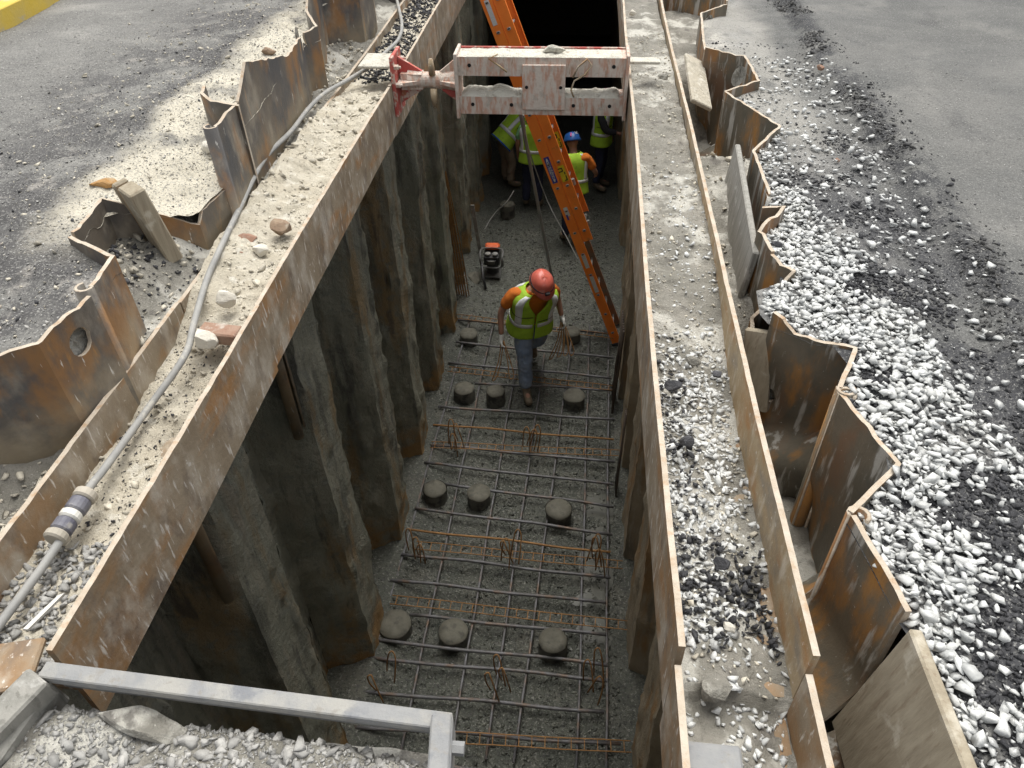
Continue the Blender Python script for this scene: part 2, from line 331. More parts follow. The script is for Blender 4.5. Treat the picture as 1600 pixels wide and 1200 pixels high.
M['hat_grey'] = plain('grey_hard_hat_shell', (.38, .38, .4), .4)
M['pink'] = plain('pink_sticker', (.85, .06, .30), .5)
M['blue_trim'] = plain('blue_vest_trim', (.02, .10, .62), .7)
M['engine'] = plain('black_engine_metal', (.03, .03, .032), .5)
M['frame_grey'] = plain('grey_machine_frame', (.10, .10, .095), .6)
M['red_machine'] = plain('orange_red_plastic', (.75, .14, .04), .5)
M['kerb'] = material('yellow_painted_kerb', ((.62, .44, .05), (.55, .42, .12), 4), [dict(c=(.4, .38, .33), s=7, lo=.58, hi=.7, amt=.7)], rough=.85, bump=(60, .4, .008))
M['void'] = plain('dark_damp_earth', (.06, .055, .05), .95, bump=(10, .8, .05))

# ---------------------------------------------------------------- terrain
def dist_poly(P, XY):
    """unsigned distance and nearest point from points XY (n,2) to an open polyline P (m,2)"""
    best = np.full(len(XY), 1e9); near = np.zeros_like(XY)
    for a, b in zip(P[:-1], P[1:]):
        d = b - a; t = np.clip(((XY - a) @ d) / max(d @ d, 1e-9), 0, 1); q = a + t[:, None] * d
        r = np.hypot(*(XY - q).T); k = r < best; best[k] = r[k]; near[k] = q[k]
    return best, near
def inside(P, XY):
    x, y = XY.T; r = np.zeros(len(XY), bool); n = len(P)
    for i in range(n):
        a, b = P[i], P[(i + 1) % n]
        if a[1] == b[1]: continue
        c = ((a[1] > y) != (b[1] > y)) & (x < (b[0] - a[0]) * (y - a[1]) / (b[1] - a[1]) + a[0]); r ^= c
    return r
def sheet(name, xs, ys, hf, mat, wall=None, side=0, kind='structure'):
    X, Y = np.meshgrid(xs, ys); XY = np.stack([X.ravel(), Y.ravel()], 1)
    nx, ny = len(xs), len(ys); ok = np.ones(len(XY), bool)
    if wall is not None:                     # keep only what lies behind the sheet-pile wall, edge snapped to the steel
        W = np.array([(p[0], p[1]) for p in wall])
        far = np.array([(side * 900., W[-1][1]), (side * 900., W[0][1])]); poly = np.concatenate([W, far])
        ins = inside(poly, XY); d, q = dist_poly(W, XY); step = .05
        snap = (~ins) & (d < step); XY[snap] = q[snap]; ok = ins | snap
    Z = hf(XY[:, 0], XY[:, 1]); V = np.column_stack([XY, Z])
    i = np.arange(nx * ny).reshape(ny, nx)
    Q = np.stack([i[:-1, :-1], i[:-1, 1:], i[1:, 1:], i[1:, :-1]], -1).reshape(-1, 4)
    Q = Q[ok[Q].all(1)]
    used = np.unique(Q); remap = np.full(len(V), -1); remap[used] = np.arange(len(used))
    o = fastmesh(name, V[used], remap[Q], mat, smooth=True); return tag(o, kind=kind)
def ax(a, b, s, *far):
    return np.concatenate([np.arange(a, b, s)] + [np.array(f) for f in far])

# the sheet-pile walls in plan, near to far; one list per pile: (pixel or plan point, height of its top)
def PL(px, py, z): p = at(px, py, z); return (p.x, p.y, z)
LP = [
 [(-1.66, -.9, .2), (-1.66, .1, .2), (-2.05, .35, .2)],
 [(-2.05, .35, .25), (-2.05, .95, .3), (-2.02, 1.45, .34), PL(59, 537, .337), PL(141, 462, .345)],
 [PL(144, 446, .36), PL(181, 400, .337), (-1.93, 2.38, .33)],
 [(-1.93, 2.40, .335), PL(125, 355, .337), PL(160, 312, .337), (-1.68, 2.86, .12), PL(316, 328, .165), PL(370, 283, .155)],
 [PL(338, 196, .46), PL(372, 161, .42)],
 [PL(373, 159, .42), atx(385, 98, -1.68)[:], atx(450, 87, -1.73)[:], PL(472, 52, .36), PL(497, 42, .36)],
 [PL(497, 40, .365), PL(482, 18, .40), (-1.95, 5.9, .9), (-1.72, 6.1, 1.0), (-1.72, 6.5, 1.0)],
 [(-1.72, 6.52, .9), (-2.02, 6.75, .5), (-2.02, 7.15, .5), (-1.68, 7.4, .5)],
 [(-1.68, 7.42, .45), (-1.68, 7.8, .4), (-2.02, 8.1, .4), (-2.02, 8.5, .4)],
 [(-2.02, 8.52, .4), (-1.68, 8.8, .4), (-1.68, 9.2, .4), (-2.02, 9.5, .3)],
 [(-2.02, 9.52, .1), (-2.02, 9.9, .1), (-1.68, 10.2, .1), (-1.68, 10.6, .1)],
 [(-1.68, 10.62, .1), (-2.02, 10.9, .1), (-2.02, 11.3, .1), (-1.68, 11.6, .1)],
 [(-1.68, 11.62, .1), (-1.68, 12.0, .1), (-2.02, 12.3, .1), (-2.02, 12.8, .1)],
 [(-2.02, 12.82, .1), (-1.68, 13.1, .1), (-1.68, 13.6, .1), (-2.02, 13.9, .1), (-2.02, 22.3, .1)],
]
LOWP = [
 [(-1.65, -.9), (-1.65, .1), (-1.98, .35)],
 [(-1.98, .35), (-1.98, .75), (-1.63, .92), (-1.63, 1.32), (-1.98, 1.50), (-1.98, 1.92)],
 [(-1.98, 1.92), (-1.63, 2.08), (-1.63, 2.48)],
 [(-1.63, 2.50), (-1.98, 2.70), (-1.98, 3.12)],
 [(-1.98, 3.13), (-1.63, 3.30), (-1.63, 3.70)],
 [(-1.63, 3.71), (-1.98, 3.92), (-1.98, 4.40), (-1.63, 4.57), (-1.63, 4.97), (-1.98, 5.17)],
 [(-1.98, 5.18), (-1.98, 5.60), (-1.63, 5.77), (-1.63, 6.17), (-1.98, 6.38)],
 [(-1.98, 6.40), (-1.98, 6.76), (-1.63, 6.92), (-1.63, 7.32)],
 [(-1.63, 7.34), (-1.98, 7.52), (-1.98, 7.95), (-1.63, 8.12), (-1.63, 8.50)],
 [(-1.63, 8.52), (-1.98, 8.70), (-1.98, 9.15), (-1.63, 9.32), (-1.98, 9.5)],
]
RP = [
 [(.93, -.9, .0), (.915, .3, .0), (.89, .8, .02), (.88, 1.05, .03)],
 [PL(1415, 955, .085), PL(1402, 930, .085), PL(1327, 806, .085)],
 [PL(1323, 796, .09), PL(1400, 725, .085), PL(1352, 662, .085), PL(1312, 616, .085)],
 [PL(1309, 603, .09), PL(1332, 545, .085), PL(1268, 531, .075), PL(1240, 521, .055), PL(1222, 499, .09), PL(1207, 488, .09)],
 [(.73, 2.44, -.15), (.74, 2.60, -.10), PL(1238, 425, .085), PL(1205, 398, .09)],
 [PL(1207, 392, .1), (.80, 3.0, .1), PL(1222, 322, .11), PL(1192, 322, .1)],
 [(.93, 3.45, .05), (.92, 3.9, .08), PL(1217, 196, .09), PL(1131, 144, .09)],
 [PL(1131, 141, .09), PL(1185, 126, .09), PL(1162, 88, .10), PL(1102, 74, .12)],
 [(.84, 5.55, .1), PL(1098, 60, .11), PL(1094, 20, .1), (1.15, 6.75, .1)],
 [(1.15, 6.77, .12), (1.13, 7.2, .1), (.74, 7.5, .1), (.74, 8.0, .1)],
 [(.74, 8.02, .1), (1.08, 8.3, .1), (1.08, 8.8, .1), (.74, 9.1, .1)],
 [(.74, 9.12, .1), (.74, 9.6, .1), (1.08, 9.9, .1), (1.08, 10.4, .1)],
 [(1.08, 10.42, .1), (.74, 10.7, .1), (.74, 11.2, .1), (1.08, 11.5, .1)],
 [(1.08, 11.52, .1), (1.08, 12.0, .1), (.74, 12.3, .1), (.74, 22.3, .1)],
]
LOWRP = [
 [(.64, -.9), (.64, .2), (.95, .4), (.95, .85), (.64, 1.0)], [(.64, 1.0), (.64, 1.5)], [(.64, 1.5), (.95, 1.68), (.95, 2.05)], [(.95, 2.05), (.64, 2.2), (.64, 2.7)],
 [(.64, 2.7), (.95, 2.88), (.95, 3.25)], [(.95, 3.25), (.64, 3.4), (.64, 3.9)], [(.64, 3.9), (.95, 4.08), (.95, 4.45), (.64, 4.6)], [(.64, 4.6), (.64, 5.1), (.95, 5.28), (.95, 5.65)],
 [(.95, 5.65), (.64, 5.8), (.64, 6.3), (.95, 6.48), (.95, 6.77)], [(.95, 6.77), (.95, 6.85), (.64, 7.0), (.64, 7.5), (.66, 8.0)],
]
LW = [p for l in LP for p in l]; RW = [p for l in RP for p in l]

def hL(x, y):
    b = .24 + .03 * fbm(x * 1.4, y * 1.4) * 2 + .012 * fbm(x * 9, y * 9, 3)
    near = sstep(-3.0, -2.1, x)
    b = b + near * (.05 + .10 * fbm(x * 3, y * 3, 7) + .05 * fbm(x * 14, y * 14, 1)) * np.where(y > 0, 1, .5)
    b = b - .13 * np.exp(-((x + 1.72) / .28) ** 2 - ((y - 3.0) / .42) ** 2)      # the sand slumped in behind the cut pile
    b = b + .06 * np.exp(-((x + 2.1) / .3) ** 2 - ((y - 3.9) / .5) ** 2)
    return b
def hR(x, y):
    edge = 1.62 + .05 * np.sin(y * 2.1) + .10 * fbm(x * 0 + 3, y * 2.3) * 2
    b = .03 + .03 * fbm(x * 1.4, y * 1.4) * 2 + .012 * fbm(x * 9, y * 9, 3)
    b = b + .055 * sstep(edge - .06, edge + .05, x) + .045 * fbm(x * 5, y * 5, 2) * (1 - sstep(edge - .1, edge + .1, x))
    b = b + .035 * np.exp(-((x - 1.15) / .25) ** 2) * sstep(4.5, 2.5, y)
    return b
xsL = -np.concatenate([np.arange(1.55, 3.4, .025), np.arange(3.4, 6.2, .07), [6.6, 7.5, 9, 12, 18, 30, 60, 110]])[::-1]
ysG = np.concatenate([np.arange(-.88, 0, .2), np.arange(0, 7.2, .028), np.arange(7.2, 10, .1), np.arange(10, 22.3, .6)])
sheet('street_ground', xsL, ysG, hL, M['left_ground'], LW, -1)
xsR = np.concatenate([np.arange(.6, 2.4, .025), np.arange(2.4, 5, .08), [5.5, 6.5, 9, 14, 25, 60, 110]])
sheet('street_ground', xsR, ysG, hR, M['right_ground'], RW, 1)
for a, b in ((-110., -.86), (22.2, 160.)):
    sheet('street_ground', np.array([-110., -30, -8, -3, -1, 1, 3, 8, 30, 110]), np.linspace(a, b, 8), lambda x, y: np.full(len(x), .09), M['right_ground'])

# debris lying in the pockets between the walers and the piles
def hTL(x, y):
    b = -.10 + .20 * sstep(1.95, 2.35, y) - .10 * sstep(3.3, 3.8, y) - .05 * sstep(4.3, 4.8, y)
    b = b + .13 * fbm(x * 5, y * 5, 4) + .06 * fbm(x * 20, y * 20, 5) + .05 * sstep(-1.68, -2.0, x)
    k = sstep(-1.80, -1.66, x); return b * (1 - k) + np.minimum(b, -.012 + .03 * fbm(x * 9, y * 9, 1)) * k
sheet('pocket_dirt', np.arange(-2.2, -1.635, .022), np.arange(-.6, 8.9, .025), hTL, M['dirt'])
def hTR(x, y):
    b = -.62 + .42 * sstep(2.4, 2.9, y) + .06 * sstep(3.6, 4.2, y) - .40 * sstep(4.35, 4.6, y) * sstep(5.75, 5.45, y)
    return b + .12 * fbm(x * 5, y * 5, 4) + .05 * fbm(x * 20, y * 20, 5)
sheet('pocket_dirt', np.arange(.64, 1.3, .025), np.arange(-.6, 8.9, .03), hTR, M['dirt'])

# trench floor, puddles, end walls, earth behind the piles
def hF(x, y):
    return ZF + .10 * fbm(x * 1.1, y * 1.1, 1) + .035 * fbm(x * 6, y * 6, 2) + .02 * fbm(x * 26, y * 26, 3) + .12 * sstep(-1.25, -1.75, x) + .05 * sstep(.5, .8, x)
sheet('trench_floor', np.arange(-2.2, 1.3, .03), np.concatenate([np.arange(.6, 9.5, .03), np.arange(9.5, 22.3, .12)]), hF, M['floor'])
def puddle(cx, cy, rx, ry, sd):
    n = 40; a = np.linspace(0, 2 * np.pi, n, endpoint=False); r = 1 + 1.1 * fbm(np.cos(a) * 1.3 + sd, np.sin(a) * 1.3 + sd, 0)
    V = [(cx, cy, 0)] + [(cx + rx * r[i] * math.cos(a[i]), cy + ry * r[i] * math.sin(a[i]), 0) for i in range(n)]
    z = float(np.percentile(hF(np.array([v[0] for v in V]), np.array([v[1] for v in V])), 45)) + .002
    o = mesh('puddle_water', [(v[0], v[1], z) for v in V], [(0, 1 + i, 1 + (i + 1) % n) for i in range(n)], M['puddle']); tag(o, kind='structure')
for (px, py, rx, ry) in ((930, 800, .2, .4), (915, 910, .22, .35), (925, 1010, .2, .3)):
    p = at(px, py, ZF); puddle(p.x, p.y, rx, ry, px * .1)
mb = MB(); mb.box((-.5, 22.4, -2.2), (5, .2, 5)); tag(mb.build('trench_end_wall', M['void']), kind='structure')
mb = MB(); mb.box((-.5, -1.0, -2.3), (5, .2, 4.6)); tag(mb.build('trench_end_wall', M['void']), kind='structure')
mb = MB(); mb.box((-.5, 17.25, .2), (4.6, 10.1, .12)); tag(mb.build('unseen_shade_deck', M['void']), kind='structure')  # unseen deck above the frame, added to darken the far trench

# ---------------------------------------------------------------- sheet piles
def pile(pts, zbot, label, mat_hi, mat_lo, side, mud=1.0, holes=(), jag=.006, group=None, hooks=(False, False), low=None):
    P = np.array([(p[0], p[1]) for p in pts]); T = np.array([p[2] for p in pts])
    seg = np.hypot(*np.diff(P, axis=0).T); L = np.concatenate([[0], np.cumsum(seg)])
    n = max(int(L[-1] / .03), 4) if L[-1] < 3 else 40
    hh = []
    for (hx, hy, hr) in holes:                                # where the photo's hole falls on this pile's web
        dr = R @ Vector((hx - 800, 600 - hy, -F)); best = None
        for a_, b_, l_ in zip(P[:-1], P[1:], L[:-1]):
            e_ = b_ - a_; det = dr.x * -e_[1] + dr.y * e_[0]
            if abs(det) < 1e-9: continue
            t_ = (a_[0] * -e_[1] + a_[1] * e_[0]) / det; u_ = (dr.x * a_[1] - dr.y * a_[0]) / -det
            if t_ > 0 and 0 <= u_ <= 1 and (best is None or t_ < best[0]): best = (t_, l_ + u_ * np.hypot(*e_), CAM.z + dr.z * t_)
        if best: hh.append((best[1], best[2], hr))
    holes = hh
    s = np.unique(np.concatenate([np.linspace(0, L[-1], n), L]))
    px, py, pt = (np.interp(s, L, a) for a in (P[:, 0], P[:, 1], T))
    # gently rounded folds
    tx, ty = np.gradient(px, s), np.gradient(py, s); ln = np.hypot(tx, ty); nxr, nyr = side * ty / ln, -side * tx / ln   # towards the trench
    root = thing('sheet_pile', label, 'sheet pile', (float(px.mean()), float(py.mean()), zbot), group)
    pt = pt + jag * 2 * fbm(s * 22 + px[0] * 7, px * 0, 1) * 2
    t = np.linspace(0, 1, 22)
    zs_hi = pt[None] + (np.full_like(pt, -.62)[None] - pt[None]) * t[:, None]           # upper part, above the mud
    zs_lo = np.linspace(-.62, zbot, 68)[:, None] + 0 * pt[None]
    ux, uy, nux, nuy = px, py, nxr, nyr
    if low is not None:
        Q_ = np.array(low); l_ = np.concatenate([[0], np.cumsum(np.hypot(*np.diff(Q_, axis=0).T))]); s2 = s / s[-1] * l_[-1]
        for v_ in l_: s2[np.argmin(abs(s2 - v_))] = v_
        lx, ly = np.interp(s2, l_, Q_[:, 0]), np.interp(s2, l_, Q_[:, 1]); a_, b_ = np.gradient(lx, s2 + np.arange(len(s2)) * 1e-7), np.gradient(ly, s2 + np.arange(len(s2)) * 1e-7); c_ = np.hypot(a_, b_) + 1e-9; lnx, lny = side * b_ / c_, -side * a_ / c_
    for nm, Z, mt, md in (('upper_steel', zs_hi, mat_hi, .15), ('muddy_steel', zs_lo, mat_lo, mud)):
        px, py, nxr, nyr = (ux, uy, nux, nuy) if (low is None or nm == 'upper_steel') else (lx, ly, lnx, lny)
        X = np.broadcast_to(px, Z.shape).copy(); Y = np.broadcast_to(py, Z.shape).copy()
        if low is not None and nm == 'upper_steel':
            k_ = sstep(-.28, -.6, Z); X = X * (1 - k_) + lx[None] * k_; Y = Y * (1 - k_) + ly[None] * k_
        d = md * (.045 * np.clip(fbm(X * 2.5 + Y * 2.5, Z * 1.3, Y * 2) * 2 + .1, 0, 1) + .075 * np.clip(fbm(X * 7 + Y * 9, Z * 3, 3) * 2 - .10, 0, 1) + .05 * np.clip(fbm(X * 18 + Y * 17, Z * 9, 6) * 2 - .10, 0, 1) + .010 * fbm(Y * 30 + X * 30, Z * 14, 9) * 2)
        d = d * sstep(-.62, -.9, Z) if nm == 'muddy_steel' else d * sstep(-.5, -.1, Z) * .25
        bow = .008 * fbm(X * 3 + Y * 3, Z * 1.2, 8) * 2
        if nm == 'muddy_steel': bow = bow * sstep(-.62, -.75, Z)
        else: bow = bow * sstep(-.62, -.5, Z)
        V = np.stack([X + nxr * (d + bow), Y + nyr * (d + bow), Z], -1)
        ny, nx = Z.shape; keep = np.ones(Z.shape, bool)
        if nm == 'upper_steel':
            for (hs, hz, hr) in holes:                        # lifting holes cut through the web
                S = np.broadcast_to(s, Z.shape); r = np.hypot(S - hs, Z - hz); keep &= r > hr
        V = V.reshape(-1, 3); i = np.arange(nx * ny).reshape(ny, nx)
        Q = np.stack([i[:-1, :-1], i[1:, :-1], i[1:, 1:], i[:-1, 1:]], -1).reshape(-1, 4)
        if side < 0: Q = Q[:, ::-1]
        kq = keep.ravel()[Q].all(1); 
        if nm == 'upper_steel' and len(holes):
            full = Q; Q = Q[kq]; rimv = np.intersect1d(np.unique(Q), np.unique(full[~kq]))
            S = np.broadcast_to(s, Z.shape).ravel(); ZZ = Z.ravel()
            for (hs, hz, hr) in holes:
                for v in rimv:
                    r = math.hypot(S[v] - hs, ZZ[v] - hz)
                    if r < hr * 2.2:
                        k = hr / r; ns = hs + (S[v] - hs) * k
                        V[v] = (np.interp(ns, s, px), np.interp(ns, s, py), hz + (ZZ[v] - hz) * k)
        used = np.unique(Q); rm = np.full(len(V), -1); rm[used] = np.arange(len(used))
        o = fastmesh(nm, V[used] - np.array(root.location), rm[Q], [mt, M['edge'] if nm == 'upper_steel' else mt], root, smooth=True)
        md_ = o.modifiers.new('thickness', 'SOLIDIFY'); md_.thickness = .016; md_.offset = -1
        if nm == 'upper_steel': md_.material_offset_rim = 1
        es = o.modifiers.new('edges', 'EDGE_SPLIT'); es.split_angle = rad(40)
    px, py, nxr, nyr = ux, uy, nux, nuy
    for (hs, hz, hr) in holes:                                # the earth that shows in the hole
        c = Vector((np.interp(hs, s, px), np.interp(hs, s, py), hz)); k = int(np.argmin(abs(s - hs))); nn = Vector((nxr[k], nyr[k], 0))
        c = c - nn * .03; u = nn.cross(Vector((0, 0, 1))); V = [c]; Fc = []
        for rr in (.5, 1.35):
            for j in range(14):
                a = j / 14 * 6.2832; V.append(c + (u * math.cos(a) + Vector((0, 0, 1)) * math.sin(a)) * hr * rr + nn * random.uniform(-.012, .014) * (rr < 1))
        Fc = [(0, 1 + j, 1 + (j + 1) % 14) for j in range(14)] + [(1 + j, 15 + j, 15 + (j + 1) % 14, 1 + (j + 1) % 14) for j in range(14)]
        mesh('earth_plug', [v - root.location for v in V], Fc, M['dirt'], root)
    for e, on in zip((0, -1), hooks):                         # curled interlock along the pile's edge
        if not on: continue
        k = 0 if e == 0 else len(s) - 1; c = np.array((px[k], py[k])); dirn = np.array((tx[k], ty[k])) / ln[k] * (-1 if e == 0 else 1); nrm = np.array((nxr[k], nyr[k]))
        prof = [c + dirn * (.028 * math.sin(a)) + nrm * (.028 - .028 * math.cos(a)) * (-1) for a in np.linspace(0, 4.3, 9)]
        V, Fc = [], []
        for q, zt in ((0, pt[k]), (1, -1.5)):
            for p in prof: V.append((p[0], p[1], zt))
        m9 = len(prof); Fc = [(j, j + 1, m9 + j + 1, m9 + j) for j in range(m9 - 1)]
        o = mesh('interlock', [Vector(v) - root.location for v in V], Fc, [mat_hi, M['edge']], root, True)
        md_ = o.modifiers.new('thickness', 'SOLIDIFY'); md_.thickness = .011; md_.offset = 0; md_.material_offset_rim = 1
    return root
LLAB = ['dark sheet pile at the near left, mostly outside the picture behind the rusty waler', 'near left dark blue-grey sheet pile with a wide round hole showing yellow earth', 'left sheet pile with orange rusted fold, standing just before the leaning lumber',
 'left sheet pile buried in sand behind the leaning board, its cut top barely showing', 'rusty left sheet pile with a narrow slot and curled top edge beside the sand heap', 'left rusty sheet pile with a small round hole, its bottom crossed by the grey cable',
 'far left brown sheet pile with a round hole near the top edge of the picture']
LH = {1: [(30, 622, .05)], 5: [(427, 135, .042)], 6: [(530, 20, .04)]}
for i, p in enumerate(LP):
    far = i >= 7
    pile(p, ZF - .25, LLAB[i] if not far else 'mud-caked sheet pile of the left trench wall, in the dark towards the far end', M['pile_top'], M['pile_low'], 1, 1.0,
         LH.get(i, ()), group='sheet piles of the left trench wall' if far else None, hooks=(i in (4, 2), i in (3,)), low=LOWP[i] if i < len(LOWP) else None)
RLAB = ['right sheet pile at the bottom edge beside the upright wooden board', 'right sheet pile scraped with white streaks, beside the upright wooden board', 'right dark green-grey sheet pile with rusty folds between two curled interlocks',
 'torn-topped black sheet pile on the right with a round hole and orange rust', 'short rusty right sheet pile below the white stones, its top edge jagged', 'white-streaked right sheet pile standing edge on beside the dark gap',
 'grey dusty right sheet pile beside the cream dust heap', 'right sheet pile streaked white and rust with a round hole, near the strut', 'orange-brown right sheet pile with a small hole at the top edge of the picture']
RH = {3: [(1225, 630, .04)], 6: [(1120, 125, .04)], 7: [(1120, 125, .045)], 8: [(1080, 40, .035)]}
pile([PL(374, 163, .425), PL(352, 158, .44), PL(333, 157, .44), PL(318, 146, .45), PL(322, 134, .45)], -.5, 'bent rusty pile edge curling away over the sand beside the slotted left pile', M['pile_top'], M['pile_low'], 1, .2)
for i, p in enumerate(RP):
    far = i >= 9
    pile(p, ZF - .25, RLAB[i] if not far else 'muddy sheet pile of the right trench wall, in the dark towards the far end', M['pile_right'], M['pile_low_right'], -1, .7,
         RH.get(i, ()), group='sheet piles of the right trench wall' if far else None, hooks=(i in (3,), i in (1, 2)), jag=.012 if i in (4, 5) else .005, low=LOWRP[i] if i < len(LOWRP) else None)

# ---------------------------------------------------------------- walers (wide-flange beams on their sides)
def waler(x0, x1, y0, y1, ztop, hgt, label, mats, tf=.018, notch=None, skew=0.0, inner=1, cut=0.0):
    root = thing('waler_beam', label, 'steel beam', ((x0 + x1) / 2, (y0 + y1) / 2, ztop - hgt))
    n = max(int((y1 - y0) / .035), 2)
    for xa, sg, mt in ((x0, 1, mats[0]), (x1, -1, mats[1])):
        V = []; Fc = []
        ys = np.linspace(y0, y1, n)
        for j, y in enumerate(ys):
            bx = .004 * math.sin(y * 1.7 + xa) + .006 * float(fbm(y * 2, xa * 5, 1)); bz = .006 * float(fbm(y * 3.1, xa * 9, 4)); tp = .004 * float(noise(y * 25, xa, 0)) + .012 * max(0, float(noise(y * 11, xa * 3, 7)) - .72)
            xs_ = skew * (y - y0)
            zl = ztop - hgt
            for z in np.linspace(ztop + bz - tp, zl + bz, 6): V.append((xa + bx + xs_, y, z))
            for z in np.linspace(zl + bz, ztop + bz - tp, 6): V.append((xa + bx + xs_ + sg * tf, y, z))
        for j in range(n - 1):
            for q in range(12): Fc.append((j * 12 + q, j * 12 + (q + 1) % 12, (j + 1) * 12 + (q + 1) % 12, (j + 1) * 12 + q))
        Fc += [tuple(range(12))[::-1], tuple(range((n - 1) * 12, n * 12))]
        bm = bmesh.new(); vs_ = [bm.verts.new(Vector(v) - root.location) for v in V]
        for f in Fc: bm.faces.new([vs_[i] for i in f])
        bmesh.ops.recalc_face_normals(bm, faces=bm.faces)
        me = bpy.data.meshes.new('flange'); bm.to_mesh(me); bm.free(); me.materials.append(mt); me.materials.append(M['edge'])
        for pgn in me.polygons:
            if pgn.normal.z > .8: pgn.material_index = 1
        link('flange', me, root)
    mb = MB(); mb.box(((x0 + x1) / 2 + skew * (y1 - y0) / 2, (y0 + y1) / 2, ztop - hgt / 2 - (.055 if x0 > 0 else .03)), (x1 - x0 - 2 * tf - .002, y1 - y0 - .004, .014)); mb.build('web', M['waler'], root)
    return root
XI, XO = -1.293, -1.645
waler(XO, XI + .010, .885, 2.43, .004, .352, 'rusty left waler beam, the near length ending at the front cross beam', (M['waler'], M['waler']))
waler(XO, XI, 2.44, 5.02, -.004, .335, 'left waler beam between the rust step and the strut, heaped with pale sand', (M['waler'], M['waler']))
waler(XO, XI, 5.03, 10.5, 0.0, .35, 'far left waler beam beyond the strut, filled with dark gravel', (M['waler'], M['waler']))
RXI, RXO = .308, .66
waler(RXI - .008, RXO - .01, 1.02, 10.5, 0.0, .35, 'right waler beam, long white-edged flanges filled with gravel and dirt', (M['waler'], M['waler_tan']), skew=.0045)
waler(.295, .64, -.4, 1.0, -.055, .34, 'short near right waler beam at the bottom edge of the picture', (M['waler'], M['waler']))
# splice plate tabs and bolts on the left waler
# material heaped on the webs
def hWL(x, y):
    base = -.150 + .115 * sstep(2.0, 2.9, y) - .03 * sstep(4.9, 5.3, y)
    base = base + .07 * sstep(-1.40, -1.62, x) * sstep(2.2, 2.6, y) * sstep(5.0, 4.2, y)
    base = base - .09 * np.exp(-((x + 1.42) / .07) ** 2 - ((y - 1.80) / .07) ** 2)
    return base + .05 * fbm(x * 6, y * 6, 2) * 2 * .6 + .035 * fbm(x * 22, y * 22, 3) + .018 * fbm(x * 55, y * 55, 4)
sheet('sand_fill', np.arange(-1.627, -1.308, .012), np.concatenate([np.arange(.89, 5.1, .014), np.arange(5.1, 9.5, .05)]), hWL, M['sand'])
def hWR(x, y):
    base = -.165 + .09 * sstep(2.2, 3.0, y) - .05 * sstep(.46, .60, x) * sstep(2.9, 2.2, y) + .02 * sstep(4, 5, y) + .05 * sstep(.48, .62, x) * sstep(2.6, 1.6, y) * 0
    return base + .05 * fbm(x * 6, y * 6, 2) + .03 * fbm(x * 22, y * 22, 3) + .015 * fbm(x * 55, y * 55, 4)
o = sheet('dirt_fill', np.arange(.322, .655, .012), np.concatenate([np.arange(.2, 5.1, .014), np.arange(5.1, 9.5, .05)]), lambda x, y: hWR(x, y) - .05 * (y < 1.01), M['dirt'])

# ---------------------------------------------------------------- loose stones
def base_stones(n, flat):
    out = []
    for i in range(n):
        bm = bmesh.new()
        for j in range(9):
            v = Vector(rng.normal(size=3)).normalized(); v = Vector((v.x * rng.uniform(.8, 1.15), v.y * rng.uniform(.55, .8), v.z * flat)); bm.verts.new(v)
        r = bmesh.ops.convex_hull(bm, input=bm.verts[:])
        bmesh.ops.delete(bm, geom=list({g for g in r['geom_interior'] if isinstance(g, bmesh.types.BMVert)}), context='VERTS')
        bm.verts.index_update(); bmesh.ops.triangulate(bm, faces=bm.faces[:])
        bmesh.ops.recalc_face_normals(bm, faces=bm.faces[:]); bm.verts.index_update()
        out.append((np.array([v.co[:] for v in bm.verts]), np.array([[v.index for v in f.verts] for f in bm.faces]))); bm.free()
    return out
BS = base_stones(14, .36)
def scatter(name, X, Y, Z, S, mat, tilt=.5, sink=.25):
    VV, TT, b = [], [], 0
    for i in range(len(X)):
        bv, bt = BS[rng.integers(len(BS))]
        a, t1, t2 = rng.uniform(0, 6.283), rng.normal(0, tilt), rng.normal(0, tilt)
        m = np.array(Matrix.Rotation(a, 3, 'Z') @ Matrix.Rotation(t1, 3, 'X') @ Matrix.Rotation(t2, 3, 'Y'))
        v = (bv * S[i]) @ m.T + (X[i], Y[i], Z[i] + S[i] * (.5 - sink)); VV.append(v); TT.append(bt + b); b += len(v)
    o = fastmesh(name, np.concatenate(VV), np.concatenate(TT), mat); tag(o, kind='stuff'); return o
RWP = np.array([(p[0], p[1]) for p in RW] + [(900., RW[-1][1]), (900., RW[0][1])])
LWP = np.array([(p[0], p[1]) for p in LW] + [(-900., LW[-1][1]), (-900., LW[0][1])])
def clipR(x, y, m=.02):
    XY = np.stack([x, y], 1); return inside(RWP, XY) & (dist_poly(RWP[:-2], XY)[0] > m)
def clipL(x, y, m=.02):
    XY = np.stack([x, y], 1); return inside(LWP, XY) & (dist_poly(LWP[:-2], XY)[0] > m)
def cand(n, x0, x1, y0, y1): return rng.uniform(x0, x1, n), rng.uniform(y0, y1, n)
# white crushed stone along the right-hand piles
def dens_white(x, y):
    e = 1.36 + .10 * np.sin(y * 1.3 + .6) - .06 * (y - 1.5)             # outer border of the bed
    inb = sstep(e + .10, e - .10, x)
    patch = fbm(x * 3.4 + 5, y * 3.4, 2) * 2
    d = inb * np.clip(1.1 - 5.0 * np.clip(patch - .02, 0, 1) * sstep(.92, 1.05, x), 0, 1)
    d = d * (1 - .75 * sstep(2.7, 3.2, y) * sstep(1.02, 1.15, x)) * (1 - .6 * sstep(3.1, 3.7, y)) * (1 - .85 * sstep(4.2, 4.8, y))
    d = d * (1 - .9 * np.exp(-((x - 1.36) / .15) ** 2 - ((y - 1.16) / .22) ** 2)) * (1 - .75 * np.exp(-((x - 1.25) / .13) ** 2 - ((y - 1.75) / .2) ** 2))
    d = np.maximum(d, .07 * sstep(1.75, 1.55, x)); return d
